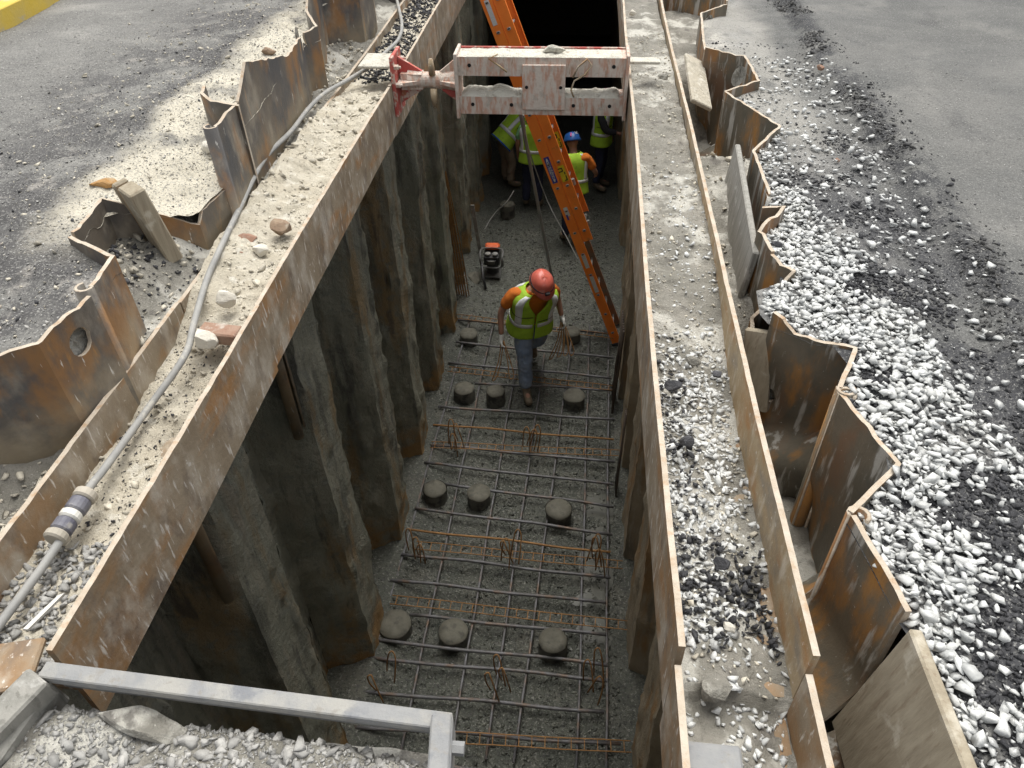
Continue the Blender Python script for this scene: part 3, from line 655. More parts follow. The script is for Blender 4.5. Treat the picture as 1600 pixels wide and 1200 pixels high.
X, Y = cand(30000, .72, 1.8, .3, 5.6); k = (rng.uniform(size=len(X)) < dens_white(X, Y)) & clipR(X, Y); X, Y = X[k], Y[k]
scatter('white_gravel', X, Y, hR(X, Y) + rng.uniform(0, .02, len(X)), np.clip(rng.lognormal(np.log(.0150), .42, len(X)), .004, .031), M['stone'], .30, .38)
X, Y = cand(26000, .72, 1.75, .3, 5.0); k = (rng.uniform(size=len(X)) < dens_white(X, Y) * .8) & clipR(X, Y); X, Y = X[k], Y[k]
scatter('gravel_fines', X, Y, hR(X, Y), np.clip(rng.lognormal(np.log(.005), .4, len(X)), .002, .010), M['stone'], .4, .3)
X, Y = cand(5200, .8, 1.85, .3, 6.0); k = clipR(X, Y) & (rng.uniform(size=len(X)) < .25 + .75 * (fbm(X * 4.2 + 5, Y * 4.2, 2) * 2 > .02)); X, Y = X[k], Y[k]
scatter('asphalt_crumbs', X, Y, hR(X, Y), np.clip(rng.lognormal(np.log(.006), .5, len(X)), .002, .022), M['tar'])
X, Y = cand(26000, .8, 1.5, .4, 4.4); pt_ = fbm(X * 3.4 + 5, Y * 3.4, 2) * 2
k = clipR(X, Y) & (rng.uniform(size=len(X)) < np.clip((pt_ - .0) * 6, .04, 1) * (1 - .6 * sstep(2.6, 3.4, Y))); X, Y = X[k], Y[k]
scatter('asphalt_crumbs', X, Y, hR(X, Y), np.clip(rng.lognormal(np.log(.0075), .45, len(X)), .003, .022), M['tar'], .5, .3)
Y = rng.uniform(.4, 7.5, 5200); Y = Y[fbm(Y * 2.2, 3.0, 1.0) > -.06]; X = 1.67 + .03 * np.sin(Y * 2.1) + .10 * fbm(Y * 1.7, 8.0, 2.0) * 2 + rng.normal(0, .05, len(Y)) - .05 * sstep(1.5, .6, Y)
scatter('asphalt_crumbs', X, Y, hR(X, Y), np.clip(rng.lognormal(np.log(.0060), .65, len(X)), .002, .032), M['edge_tar'], .5, .42)
X, Y = cand(16000, .8, 3.2, .4, 5.5); k = clipR(X, Y) & (rng.uniform(size=len(X)) < sstep(3.2, 1.5, X)); X, Y = X[k], Y[k]
scatter('road_grit', X, Y, hR(X, Y), np.clip(rng.lognormal(np.log(.0032), .4, len(X)), .0015, .009), M['grey_stone'], .5, .3)
X, Y = cand(22000, -4.2, -1.7, .9, 5.5); k = clipL(X, Y) & (rng.uniform(size=len(X)) < sstep(-4.4, -2.0, X)); X, Y = X[k], Y[k]
scatter('road_grit', X, Y, hL(X, Y), np.clip(rng.lognormal(np.log(.0036), .45, len(X)), .0015, .012), M['grey_stone'], .5, .3)
# gravel on the right waler
X, Y = cand(4200, .34, .635, 1.0, 2.6); d = sstep(2.6, 2.2, Y) * np.where(Y < 1.12, .35, 1) * np.where(X > .50 + .1 * sstep(1.2, 1.9, Y), .25 + .0 * X, 1)
k = rng.uniform(size=len(X)) < d * .55; X, Y = X[k], Y[k]
scatter('white_gravel', X, Y, hWR(X, Y), np.clip(rng.lognormal(np.log(.0115), .42, len(X)), .004, .026), M['stone'], .35, .35)
X, Y = cand(700, .33, .64, 2.3, 4.6); k = rng.uniform(size=len(X)) < sstep(4.6, 2.3, Y); X, Y = X[k], Y[k]; scatter('white_gravel', X, Y, hWR(X, Y), np.clip(rng.lognormal(np.log(.008), .5, len(X)), .003, .024), M['stone'], .4, .35)
X, Y = cand(260, .34, .62, .45, 1.05); scatter('white_gravel', X, Y, hWR(X, Y) - .05, np.clip(rng.lognormal(np.log(.012), .35, len(X)), .005, .022), M['stone'])
X, Y = cand(1700, .33, .62, 1.1, 2.5); k = rng.uniform(size=len(X)) < np.exp(-((Y - 1.32) / .18) ** 2) + .45 * np.exp(-((Y - 2.0) / .35) ** 2) * (X < .47); X, Y = X[k], Y[k]
scatter('asphalt_crumbs', X, Y, hWR(X, Y) + .006, np.clip(rng.lognormal(np.log(.010), .45, len(X)), .004, .024), M['tar'])
X, Y = cand(1500, .33, .64, 1.0, 6.5); scatter('dirt_crumbs', X, Y, hWR(X, Y), np.clip(rng.lognormal(np.log(.006), .5, len(X)), .002, .022), M['crumb'])
# left waler
X, Y = cand(520, -1.62, -1.31, .9, 1.32); scatter('grey_gravel', X, Y, hWL(X, Y), np.clip(rng.lognormal(np.log(.015), .3, len(X)), .006, .026), M['grey_stone'])
X, Y = cand(2200, -1.62, -1.31, 1.2, 5.0); scatter('dirt_crumbs', X, Y, hWL(X, Y), np.clip(rng.lognormal(np.log(.005), .75, len(X)), .002, .034), M['crumb'], .5, .4)
X, Y = cand(2200, -1.62, -1.32, 5.3, 8.5); scatter('dark_gravel', X, Y, hWL(X, Y), np.clip(rng.lognormal(np.log(.014), .4, len(X)), .006, .03), M['tar'])
X, Y = cand(700, -1.62, -1.31, 1.3, 2.4); scatter('asphalt_crumbs', X, Y, hWL(X, Y), np.clip(rng.lognormal(np.log(.004), .5, len(X)), .002, .012), M['tar'])
# left ground and pockets
X, Y = cand(8000, -3.6, -1.7, .9, 6.5); k = clipL(X, Y) & (rng.uniform(size=len(X)) < sstep(-3.6, -2.2, X) ** 1.5); X, Y = X[k], Y[k]; h = int(len(X) * .7)
scatter('dirt_crumbs', X[:h], Y[:h], hL(X[:h], Y[:h]), np.clip(rng.lognormal(np.log(.005), .6, h), .002, .03), M['crumb'])
scatter('asphalt_crumbs', X[h:], Y[h:], hL(X[h:], Y[h:]), np.clip(rng.lognormal(np.log(.0042), .55, len(X) - h), .002, .014), M['tar'])
X, Y = cand(1600, -2.1, -1.66, 1.2, 6.0); scatter('dirt_crumbs', X, Y, hTL(X, Y), np.clip(rng.lognormal(np.log(.010), .6, len(X)), .003, .04), M['crumb'])
X, Y = cand(700, -2.1, -1.66, 2.0, 3.4); scatter('asphalt_crumbs', X, Y, hTL(X, Y), np.clip(rng.lognormal(np.log(.010), .5, len(X)), .003, .03), M['tar'])
X, Y = cand(500, .68, 1.2, 2.3, 5.5); scatter('dirt_crumbs', X, Y, hTR(X, Y), np.clip(rng.lognormal(np.log(.012), .5, len(X)), .003, .04), M['crumb'])
# trench floor
X, Y = cand(30000, -1.6, .6, 2.3, 12.5); k = rng.uniform(size=len(X)) < np.where(np.abs(X + .15) < .7, .9, .4); X, Y = X[k], Y[k]
scatter('floor_gravel', X, Y, hF(X, Y) - .004, np.clip(rng.lognormal(np.log(.0140), .38, len(X)), .005, .030), M['floor_stone'])

def rock(name, label, c, size, mat, cat='stone', seed=0, rot=(0, 0, 0), sub=3, rough=.35, group=None):
    bm = bmesh.new(); bmesh.ops.create_icosphere(bm, subdivisions=sub, radius=1)
    P = np.array([v.co[:] for v in bm.verts]); g = np.random.default_rng(seed)
    for q in range(22):                                     # broken facets
        n = g.normal(size=3); n /= np.linalg.norm(n); dd = g.uniform(.5, .86); e = P @ n - dd; P = P - np.outer(np.clip(e, 0, None), n)
    P = P * (1 + rough * .5 * fbm(P[:, 0] * 2 + seed, P[:, 1] * 2, P[:, 2] * 2)[:, None])
    m = np.array(Matrix.Rotation(rot[2], 3, 'Z') @ Matrix.Rotation(rot[1], 3, 'Y') @ Matrix.Rotation(rot[0], 3, 'X'))
    P = (P * size) @ m.T
    Fc = [[v.index for v in f.verts] for f in bm.faces]; bm.free()
    o = mesh(name, P, Fc, mat); o.location = c; return tag(o, label, cat, group)
def on_web(px, py, z=-.04): p = at(px, py, z); return Vector((p.x, p.y, z))
rock('stone', 'white rounded broken stone lying across the left waler against the cable', on_web(322, 530, -.02), (.075, .05, .045), M['pale_rock'], seed=3, rot=(.2, 0, -.2))
mb = MB(); p = on_web(345, 522, -.035); mb.box(p, (.17, .075, .055), Matrix.Rotation(-.12, 3, 'Z'), .006); tag(mb.build('brick', M['red_brick']), 'pale red brick lying behind the white broken stone on the left waler', 'brick')
rock('stone', 'flat pale stone shard standing on the left waler beside the cable', on_web(352, 470, -.02), (.075, .035, .05), M['pale_rock'], seed=5, rot=(0, .5, .9))
rock('stone', 'reddish brown stone beside the cable on the left waler', on_web(382, 377, -.01), (.07, .05, .05), M['red_brick'], seed=6, rot=(0, .2, .4))
rock('stone', 'dark red stone chip with a pale lump on the left waler, below the brown rock', on_web(368, 398, -.01), (.05, .03, .025), M['red_brick'], seed=9, rot=(0, .2, .1))
rock('stone', 'round pale lump on the left waler right of the red stone', on_web(408, 393, -.01), (.045, .04, .035), M['pale_rock'], seed=10)
rock('stone', 'brown rounded rock resting on the inner flange of the left waler', on_web(441, 356, .01), (.065, .055, .055), M['brown_rock'], seed=8)
rock('stone', 'cream stone lying against the cable below the strut bracket', on_web(462, 205, .0), (.055, .042, .035), M['pale_rock'], seed=11)
rock('stone', 'grey-white rock half sunk in the sand behind the slotted left pile', at(332, 231, .27), (.06, .045, .04), M['pale_rock'], seed=12)
rock('stone', 'brown rock by the top of the left sheet pile near the sand', at(420, 80, .33), (.05, .04, .03), M['brown_rock'], seed=13)
for i, (px, py, z, s, m, lab) in enumerate([
    (1050, 603, -.09, .045, 'tar', 'black asphalt lump on the right waler near its inner edge, largest of the lumps'), (1072, 690, -.09, .035, 'tar', 'black asphalt lump between white stones midway along the right waler'),
    (1083, 565, -.08, .032, 'dirt', 'grey dirt clod on the right waler beyond the black lumps'), (1215, 382, .09, .03, 'tar', 'black asphalt lump at the edge of the white gravel beside the rusty pile'),
    (1120, 585, -.09, .026, 'tar', 'small black asphalt lump in the middle of the right waler'), (1130, 880, -.1, .03, 'tar', 'black asphalt lump among dark crumbs on the near part of the right waler'),
    (1038, 120, -.04, .05, 'dirt', 'grey clod beside the dark gap at the strut end'), (1140, 980, -.12, .024, 'pale_rock', 'round pinkish pebble on the sandy end of the right waler'),
    (1115, 1075, -.15, .06, 'dirt', 'grey broken dirt lump on the near right waler'), (1282, 105, .085, .035, 'red_brick', 'orange stone lying on the road at the asphalt edge'),
    (1308, 250, .06, .02, 'red_brick', 'orange splinter of stone on the dust patch right of the white gravel'), (988, 20, -.03, .045, 'pale_rock', 'grey rounded cobble on the far right waler')]):
    rock('stone' if m != 'tar' else 'asphalt_lump', lab, at(px, py, z), (s, s * .85, s * .7), M[m], 'lump' if m in ('tar', 'dirt') else 'stone', seed=20 + i, sub=2)

# ---------------------------------------------------------------- lumber
def board(name, label, a, b, wd, th, mat, side=(1, 0, 0), cat='board', lab2=None, group=None):
    """a plank from point a to point b, width along side"""
    a, b = Vector(a), Vector(b); d = (b - a); L = d.length; d.normalize(); s = Vector(side); s = (s - d * s.dot(d)).normalized(); n = d.cross(s)
    rot = Matrix((s, n, d)).transposed(); mb = MB(); mb.box((a + b) / 2, (wd, th, L), rot, .006)
    o = mb.build(name, mat); return tag(o, label, cat, group)
a, b = at(262, 398, .05), at(198, 290, .40)
t = thing('timber', 'bleached timber post leaning in the left pile with an orange split side', 'timber', a)
d = (b - a).normalized(); sd_ = Vector((.75, -.6, 0)); sd_ = (sd_ - d * sd_.dot(d)).normalized(); nn = d.cross(sd_); rot = Matrix((sd_, nn, d)).transposed()
for nm, off, w_, h_, mt, ln in (('face', .032, .115, .07, 'wood', 1), ('split_side', -.05, .035, .055, 'orange_wood', .94), ('edge_strip', -.085, .03, .065, 'wood', .97)):
    mb = MB(); mb.box((a + b) / 2 + sd_ * off - d * (b - a).length * (1 - ln) / 2, (w_, h_, (b - a).length * ln), rot, .007); mb.build(nm, M[mt], t)
rock('wood_chunk', 'orange splintered wood chunk on the ground at the top of the leaning timber', at(165, 287, .30), (.085, .04, .03), M['orange_wood'], 'wood', seed=40, rot=(0, .1, .3))
board('plank', 'weathered wooden board standing upright at the bottom right beside the gravel', at(1410, 984, .07) - Vector((.0, 0, .24)), at(1512, 1250, .07) - Vector((.0, 0, .24)), .50, .035, M['wood'], (.12, 0, 1))
board('plank', 'short pale board wedged behind the right waler under white stones', at(1178, 640, -.35), at(1187, 515, -.02), .11, .03, M['wood'], (.8, -.5, 0))
board('plank', 'long grey plank on edge behind the right waler beside the dark gap', at(1148, 224, .05) - Vector((0, 0, .18)), at(1176, 394, .03) - Vector((0, 0, .18)), .36, .03, M['grey_wood'], (.10, 0, 1))
board('plank', 'cream dusted plank behind the far right waler', at(1096, 165, -.1), at(1084, 92, .02), .16, .03, M['sand'], (.35, .9, 0))

# ---------------------------------------------------------------- hydraulic strut
SY = 5.12
st = thing('trench_strut', 'mud-splashed salmon steel strut with red jack spanning the trench between the walers', 'strut', (-.5, SY + .2, -.2))
x0, x1 = -.835, .285; zt, zb = .165, -.215
for zc in ((zt + .055), ):
    pass
for nm, z0, z1 in (('upper_channel', zt - .122, zt), ('lower_channel', zb, zb + .118)):
    mb = MB(); mb.box(((x0 + x1) / 2, SY + .006, (z0 + z1) / 2), (x1 - x0, .012, z1 - z0))
    mb.box(((x0 + x1) / 2, SY + .10, z1 - .006), (x1 - x0, .17, .012)); mb.box(((x0 + x1) / 2, SY + .10, z0 + .006), (x1 - x0, .17, .012))
    ch = mb.build(nm, M['strut'], st)
    for fx in ((.07, .93) if nm[0] == 'u' else (.08, .32, .70, .92)):
        m2 = MB(); c = (x0 + (x1 - x0) * fx, SY - .001, (z0 + z1) / 2 + .008); m2.lathe(c, [(.0125, 0), (.0125, .003)], 12, Matrix.Rotation(rad(90), 3, 'X'))
        m2.build('bolt_hole', M['dark_hole'], ch)
mb = MB(); mb.box(((x0 + x1) / 2 + .02, SY - .012, (zt + zb) / 2 + .0), (.29, .02, .30), None, .004); pl_ = mb.build('batten_plate', M['strut'], st)
for sx in (-.115, .115):
    m2 = MB(); m2.lathe(((x0 + x1) / 2 + .02 + sx, SY - .0235, -.02), [(.011, 0), (.011, .003)], 12, Matrix.Rotation(rad(90), 3, 'X')); m2.build('bolt_hole', M['dark_hole'], pl_)
for xe in (x0 - .012, x1 + .012):
    mb = MB(); mb.box((xe, SY + .09, (zt + zb) / 2), (.022, .24, zt - zb + .05), None, .004); mb.build('end_plate', M['strut'], st)
mb = MB(); mb.box(((x0 + x1) / 2, SY + .20, zt - .02), (x1 - x0, .014, .06)); mb.build('rear_flange', M['strut_red'], st)
# caked cement on the ledges
def ledge(x0_, x1_, y0_, y1_, z, amp):
    xs = np.arange(x0_, x1_, .02); ys = np.linspace(y0_, y1_, 8); X, Y = np.meshgrid(xs, ys); e = np.minimum(np.minimum(X - x0_, x1_ - X) / .04, np.minimum(Y - y0_, y1_ - Y) / .03); e = np.clip(e, 0, 1)
    Z = z + (amp * (.45 + 1.6 * fbm(X * 9, Y * 9, 2)) + .02 * fbm(X * 40, Y * 40, 1)) * e; i = np.arange(X.size).reshape(X.shape)
    Q = np.stack([i[:-1, :-1], i[:-1, 1:], i[1:, 1:], i[1:, :-1]], -1).reshape(-1, 4); V = np.stack([X, Y, np.maximum(Z, z - .002)], -1).reshape(-1, 3)
    fastmesh('caked_cement', V - np.array(st.location), Q, M['strut_sand'], st, True)
ledge(x0 + .01, x1 - .01, SY + .0, SY + .18, zb + .119, .05); ledge(x0 + .01, x1 - .01, SY + .0, SY + .18, zt + .001, .018)
# wire loops hung on the strut
for pts in ([(-.56, -.02, .19), (-.62, -.035, .165), (-.55, -.035, .12), (-.50, -.03, .08)], [(-.06, -.03, .05), (-.03, -.04, .12), (.03, -.035, .17), (.06, -.03, .13), (.02, -.035, .07), (-.05, -.035, .03), (-.07, -.04, -.03), (-.05, -.03, -.08)]):
    mb = MB(); mb.tube([(p[0], SY + p[1], p[2]) for p in pts], .006, 6); mb.build('wire_loop', M['waler_tan'], st, True)
# the jack
JY, JZ = SY + .10, -.02
RX = Matrix.Rotation(rad(90), 3, 'Y')
def frustum(xa, ha, wa, xb, hb, wb, mat, nm):
    mb = MB(); V = [(xa, JY + sy * wa, JZ + sz * ha) for sy, sz in ((-1, -1), (1, -1), (1, 1), (-1, 1))] + [(xb, JY + sy * wb, JZ + sz * hb) for sy, sz in ((-1, -1), (1, -1), (1, 1), (-1, 1))]
    mb.add(V, [(3, 2, 1, 0), (4, 5, 6, 7)] + [(i, (i + 1) % 4, 4 + (i + 1) % 4, 4 + i) for i in range(4)]); return mb.build(nm, mat, st)
frustum(-1.245, .055, .05, -1.10, .05, .05, M['strut'], 'socket')
for sz in (1, -1):
    mb = MB(); mb.prism([(-1.26, JY - .012, JZ + sz * .155), (-1.26, JY - .012, JZ), (-1.10, JY - .012, JZ), (-1.10, JY - .012, JZ + sz * .06)], (0, 0, 0), (0, .024, 0)); mb.build('gusset', M['strut_red'], st)
    mb = MB(); mb.prism([(x0 - .024, JY - .012, JZ + sz * .15), (x0 - .024, JY - .012, JZ), (-.99, JY - .012, JZ), (-.99, JY - .012, JZ + sz * .05)], (0, 0, 0), (0, .024, 0)); mb.build('gusset', M['strut_red'] if sz < 0 else M['strut'], st)
for sy in (-1,):
    mb = MB(); mb.prism([(-1.26, JY + sy * .13, JZ + .012), (-1.26, JY, JZ + .012), (-1.10, JY, JZ + .012), (-1.10, JY + sy * .055, JZ + .012)], (0, 0, 0), (0, 0, -.024)); mb.build('gusset', M['strut'], st)
    mb = MB(); mb.prism([(x0 - .024, JY + sy * .12, JZ + .012), (x0 - .024, JY, JZ + .012), (-.99, JY, JZ + .012), (-.99, JY + sy * .05, JZ + .012)], (0, 0, 0), (0, 0, -.024)); mb.build('gusset', M['strut'], st)
mb = MB(); mb.lathe((-1.20, JY, JZ), [(.07, 0), (.062, .07), (.062, .10), (.052, .105), (.052, .17), (.058, .175), (.058, .235), (.055, .24), (.075, .36)], 20, RX); mb.build('screw_jack', M['strut'], st, False)
hb = MB(); hb.tube([(-1.025, JY - .04, JZ + .05), (-1.025, JY - .055, JZ + .10), (-1.025, JY - .05, JZ + .155)], [.024, .022, .014], 8); hb.tube([(-1.02, JY - .06, JZ - .04), (-1.02, JY - .07, JZ - .10), (-1.02, JY - .06, JZ - .17)], [.024, .022, .014], 8); hb.build('jack_handle', M['waler_tan'], st, True)
mb = MB(); mb.box((-1.277, SY + .08, -.03), (.024, .26, .40), None, .004); bp = mb.build('bearing_plate', M['strut_red'], st)
for sy, sz in ((-.02, .10), (.17, .10), (-.02, -.02)):
    m2 = MB(); m2.lathe((-1.265, SY + sy, sz), [(.018, 0), (.018, .03), (.009, .03), (.009, .045)], 6, RX); m2.build('bolt', M['strut'], bp)
mb = MB(); mb.box((-1.40, SY + .11, .10), (.225, .28, .018), None, .004); tp_ = mb.build('hanger_plate', M['strut_sand'], st)
mb = MB(); mb.box((.41, SY + .20, .09), (.22, .10, .02), None, .004); mb.build('hanger_plate', M['strut_sand'], st)
rock('stone', 'grey cement lump sitting on top of the strut', (-.20, SY + .08, zt + .03), (.10, .05, .035), M['strut_sand'], seed=31)

# ---------------------------------------------------------------- power cable on the left waler
pts = [(-60, 1060, -.11), (0, 975, -.11), (60, 895, -.09), (92, 848, -.075), (110, 815, -.07), (140, 762, -.06), (165, 730, -.08), (230, 640, -.10), (288, 557, -.03), (303, 505, -.02), (322, 440, .0), (342, 393, .045), (372, 330, .05), (412, 250, .055), (455, 205, .045), (480, 172, .03), (507, 146, .04), (545, 124, .03), (580, 102, .03), (604, 80, .0), (622, 62, -.02), (628, 40, .0), (622, 8, .02), (612, -30, .03)]
C3 = [at(*p) for p in pts]
def smooth_path(P, n=6):
    out = []
    for i in range(len(P) - 1):
        p0, p1, p2, p3 = P[max(i - 1, 0)], P[i], P[i + 1], P[min(i + 2, len(P) - 1)]
        for j in range(n):
            t = j / n; out.append(.5 * ((2 * p1) + (p2 - p0) * t + (2 * p0 - 5 * p1 + 4 * p2 - p3) * t * t + (3 * p1 - p0 - 3 * p2 + p3) * t ** 3))
    return out + [P[-1]]
cb = thing('power_cable', 'grey power cable with banded connector lying along the left waler', 'cable', C3[3])
mb = MB(); mb.tube(smooth_path(C3), .0135, 10); mb.build('cable_sheath', M['cable'], cb, True)
ca, cbp = at(84, 845, -.07), at(138, 768, -.06); cdv = cbp - ca; ql = cdv.length; rq = cdv.to_track_quat('Z', 'Y').to_matrix()
for nm, a_, b_, r_, mt in (('collar', 0, .16, .036, 'conn_tan'), ('dark_ring', .165, .40, .033, 'conn_dark'), ('white_band', .405, .56, .034, 'conn_white'), ('dark_ring', .565, .82, .033, 'conn_dark'), ('collar', .825, 1.0, .036, 'conn_tan')):
    mb = MB(); mb.lathe(ca + cdv * a_, [(r_ * .8, 0), (r_, .006), (r_, (b_ - a_) * ql - .006), (r_ * .8, (b_ - a_) * ql)], 18, rq); mb.build(nm, M[mt], cb)
# small litter
mb = MB(); p = at(75, 965, -.10); mb.add([p + Vector((-.035, -.05, .02)), p + Vector((-.02, -.05, .02)), p + Vector((.03, .06, .035)), p + Vector((.015, .05, .035)), p + Vector((-.035, -.05, .012)), p + Vector((-.02, -.05, .012)), p + Vector((.03, .06, .026)), p + Vector((.015, .05, .026))], [(0, 1, 2, 3), (7, 6, 5, 4), (0, 4, 5, 1), (1, 5, 6, 2), (2, 6, 7, 3), (3, 7, 4, 0)])
tag(mb.build('plastic_sliver', M['conn_white']), 'white plastic sliver on the grey gravel near the front left corner', 'litter')

# ---------------------------------------------------------------- front platform
pf = thing('front_platform', 'gravel-filled steel tray platform at the bottom left of the picture', 'platform', (-.8, .5, -.4))
mb = MB(); mb.box((-.78, .28, -.33), (1.06, 1.02, .03)); mb.v = [(v[0], v[1], v[2] + .10) for v in mb.v]; mb.build('tray_plate', M['bluegrey'], pf)
def hPf(x, y): return -.10 + .05 * fbm(x * 4, y * 4, 6) * 2 + .04 * fbm(x * 18, y * 18, 2) - .10 * sstep(.715 - .062 * (x + .25), .765 - .062 * (x + .25), y)
sheet('tray_dirt', np.arange(-1.30, -.262, .014), np.arange(-.2, .80, .014), hPf, M['dirt'])
X, Y = cand(2200, -1.28, -.28, .45, .81); d = np.where(Y > .66, .75, .35) + .35 * (X > -.75); k = (rng.uniform(size=len(X)) < d * .8) & (Y < .755 - .062 * (X + .25)); X, Y = X[k], Y[k]
scatter('grey_gravel', X, Y, hPf(X, Y), np.clip(rng.lognormal(np.log(.0115), .5, len(X)), .003, .032), M['grey_stone'], .4, .42)
X, Y = cand(5000, -1.29, -.28, .45, .78); k = Y < .75 - .062 * (X + .25); X, Y = X[k], Y[k]
scatter('tray_grit', X, Y, hPf(X, Y), np.clip(rng.lognormal(np.log(.0035), .5, len(X)), .0015, .009), M['grey_stone'], .5, .3)
rock('stone', 'flat dirt-covered clod lying on the gravel tray at the bottom left', at(215, 1128, -.085), (.15, .055, .022), M['dirt'], 'clod', seed=50, rot=(0, 0, -.15))
a, b = at(66, 1046, .0), at(705, 1128, -.02)
cbm = thing('cross_beam', 'pale dusty steel angle beam across the front of the gravel tray', 'steel beam', a)
d = (b - a); L = d.length; d.normalize(); up = Vector((0, 0, 1)); nn = d.cross(up).normalized(); rot = Matrix((d, -nn, up)).transposed()
mb = MB(); mb.box((a + b) / 2 + nn * -.0, (L, .042, .010), rot, .003); mb.build('top_flange', M['bluegrey'], cbm)
mb = MB(); mb.box((a + b) / 2 + nn * .0175 - up * .0145, (L, .007, .018), rot, .002); mb.build('front_lip', M['bluegrey'], cbm)
mb = MB(); mb.box((a + b) / 2 + nn * -.0175 - up * .06, (L, .007, .108), rot, .002); mb.build('back_leg', M['bluegrey'], cbm)
a2 = at(690, 1116, .012); b2 = at(683, 1235, .0)
cl = thing('steel_post', 'short dusty steel channel capping the right end of the front beam', 'steel beam', a2)
d2 = (b2 - a2); L2 = d2.length; d2.normalize(); n2 = d2.cross(up).normalized(); rot2 = Matrix((n2, d2, up)).transposed()
for off, sz, zz, nm in ((0, .046, 0, 'cap'), (.022, .008, -.06, 'side_leg'), (-.022, .008, -.06, 'side_leg')):
    mb = MB(); mb.box((a2 + b2) / 2 + n2 * off + up * zz, (sz, L2, .012 if nm == 'cap' else .105), rot2, .003); mb.build(nm, M['bluegrey'], cl)
mb = MB(); mb.lathe(a2 + Vector((.03, -.06, -.035)), [(.016, 0), (.016, .03)], 6, RX); mb.build('nut', M['bluegrey'], cl)
board('rusty_plate', 'orange rusty steel plate at the bottom left corner under the cable', at(-40, 1050, -.03), at(60, 1035, -.03), .14, .02, M['waler'], (0, 1, 0), 'steel plate')
board('timber', 'grey timber beam along the left side of the gravel tray', at(-50, 1185, -.06), at(70, 1062, -.03), .07, .09, M['grey_wood'], (1, .6, 0), 'timber')
board('timber', 'second darker timber edge beside the gravel tray at the bottom left', at(-20, 1225, -.13), at(85, 1075, -.10), .05, .12, M['grey_wood'], (1, .6, 0), 'timber')
board('steel_edge', 'pale blue steel edge at the very bottom left corner', at(-20, 1192, -.17), at(150, 1212, -.17), .05, .03, M['bluegrey'], (0, 1, 0), 'steel edge')
board('steel_plate', 'pale flat steel plate at the bottom of the near right waler', at(1065, 1180, -.09), at(1160, 1190, -.09), .07, .012, M['bluegrey'], (0, 1, 0), 'steel plate')

# yellow kerb in the top left corner
a, b = at(-60, 58, .28), at(75, -8, .28)
board('kerb', 'yellow painted kerb in the top left corner of the street', a, b + (b - a) * 3, .16, .16, M['kerb'], (.6, -1, 0), 'kerb')

# ---------------------------------------------------------------- pile heads
def stub(px, py, r, h, label, z=None, tilt=0, group=None):
    h = h * .82; top = at(px, py, ZF + h); b = (top.x, top.y, ZF - .05)
    t = thing('pile_head', label, 'pile head', b, group)
    n = 26; ph = rng.uniform(0, 6)
    def ring(rr, zz, wv):
        rr = rr * (1 + .03 * rng.normal())
        return [(top.x + rr * (1 + rng.normal() * .012 + wv * math.sin(3 * a + ph) * .5 + wv * math.sin(7 * a) * .3) * math.cos(a), top.y + rr * (1 + wv * math.sin(3 * a + ph) * .5) * math.sin(a), zz + .004 * math.sin(5 * a + ph)) for a in np.linspace(0, 6.2832, n, endpoint=False)]
    zt_ = ZF + h; mb = MB(); V = ring(r * 1.03, ZF - .05, .02) + ring(r * 1.015, ZF + h * .5, .03) + ring(r, zt_ - .012, .02)
    mb.add(V, [(q * n + j, q * n + (j + 1) % n, (q + 1) * n + (j + 1) % n, (q + 1) * n + j) for q in range(2) for j in range(n)]); mb.build('casing', M['stub_side'], t, True)
    mb = MB(); V = ring(r * .995, zt_ - .02, .02) + ring(r * .97, zt_, .02) + ring(r * .5, zt_ + .006, .05); V.append((top.x, top.y, zt_ + .004))
    mb.add(V, [(q * n + j, q * n + (j + 1) % n, (q + 1) * n + (j + 1) % n, (q + 1) * n + j) for q in range(2) for j in range(n)] + [(2 * n + j, 2 * n + (j + 1) % n, 3 * n) for j in range(n)]); mb.build('concrete_core', M['stub'], t, True)
    return t
for a in [(617, 974, .155, .16, 'leftmost concrete pile head of the nearest row, dark sides'), (708, 986, .135, .18, 'middle concrete pile head of the nearest row'), (864, 1000, .13, .22, 'right concrete pile head of the nearest row with a dark shadow side'),
          (679, 763, .125, .22, 'left pile head of the middle row with a black side'), (748, 769, .125, .22, 'middle pile head of the middle row between the rebars'), (873, 794, .135, .22, 'right pile head of the middle row on grey gravel'),
          (725, 606, .13, .20, 'left pile head beside the walking worker with a black side'), (774, 610, .115, .24, 'pile head under the wires hanging from the worker'), (897, 616, .13, .22, 'pile head right of the worker'),
          (732, 520, .12, .2, 'pile head left of the worker behind the first bars'), (893, 517, .12, .2, 'pile head below the ladder foot behind the worker'), (793, 318, .125, .3, 'tall pale-topped pile head at the feet of the far crew')]:
    stub(*a[:4], a[4])

# ---------------------------------------------------------------- rebar
ZB = ZF + .085
mat_root = thing('rebar_mat', 'large tied mat of rebar covering the trench floor in front of the walking worker', 'rebar mat', at(790, 800, ZB))
def ext(p, q, k0, k1): return p + (p - q) * k0, q + (q - p) * k1
longs = [((590, 1005), (687, 664)), ((661, 1010), (735, 668)), ((731, 1015), (789, 673)), ((783, 1020), (833, 677)), ((826, 1024), (873, 680)), ((906, 1033), (916, 684)), ((948, 1038), (950, 687))]
for i, (p, q) in enumerate(longs):
    P, Q = at(*p, ZB), at(*q, ZB); P, Q = ext(P, Q, .33, .80 if i not in (2, 3) else .55)
    n = 12; mb = MB(); mb.tube([P + (Q - P) * (j / n) + Vector((.006 * math.sin(j * 1.7 + i), 0, .006 * math.sin(j + i))) for j in range(n + 1)], .0118, 7); mb.build('rebar', M['rebar'], mat_root, True)
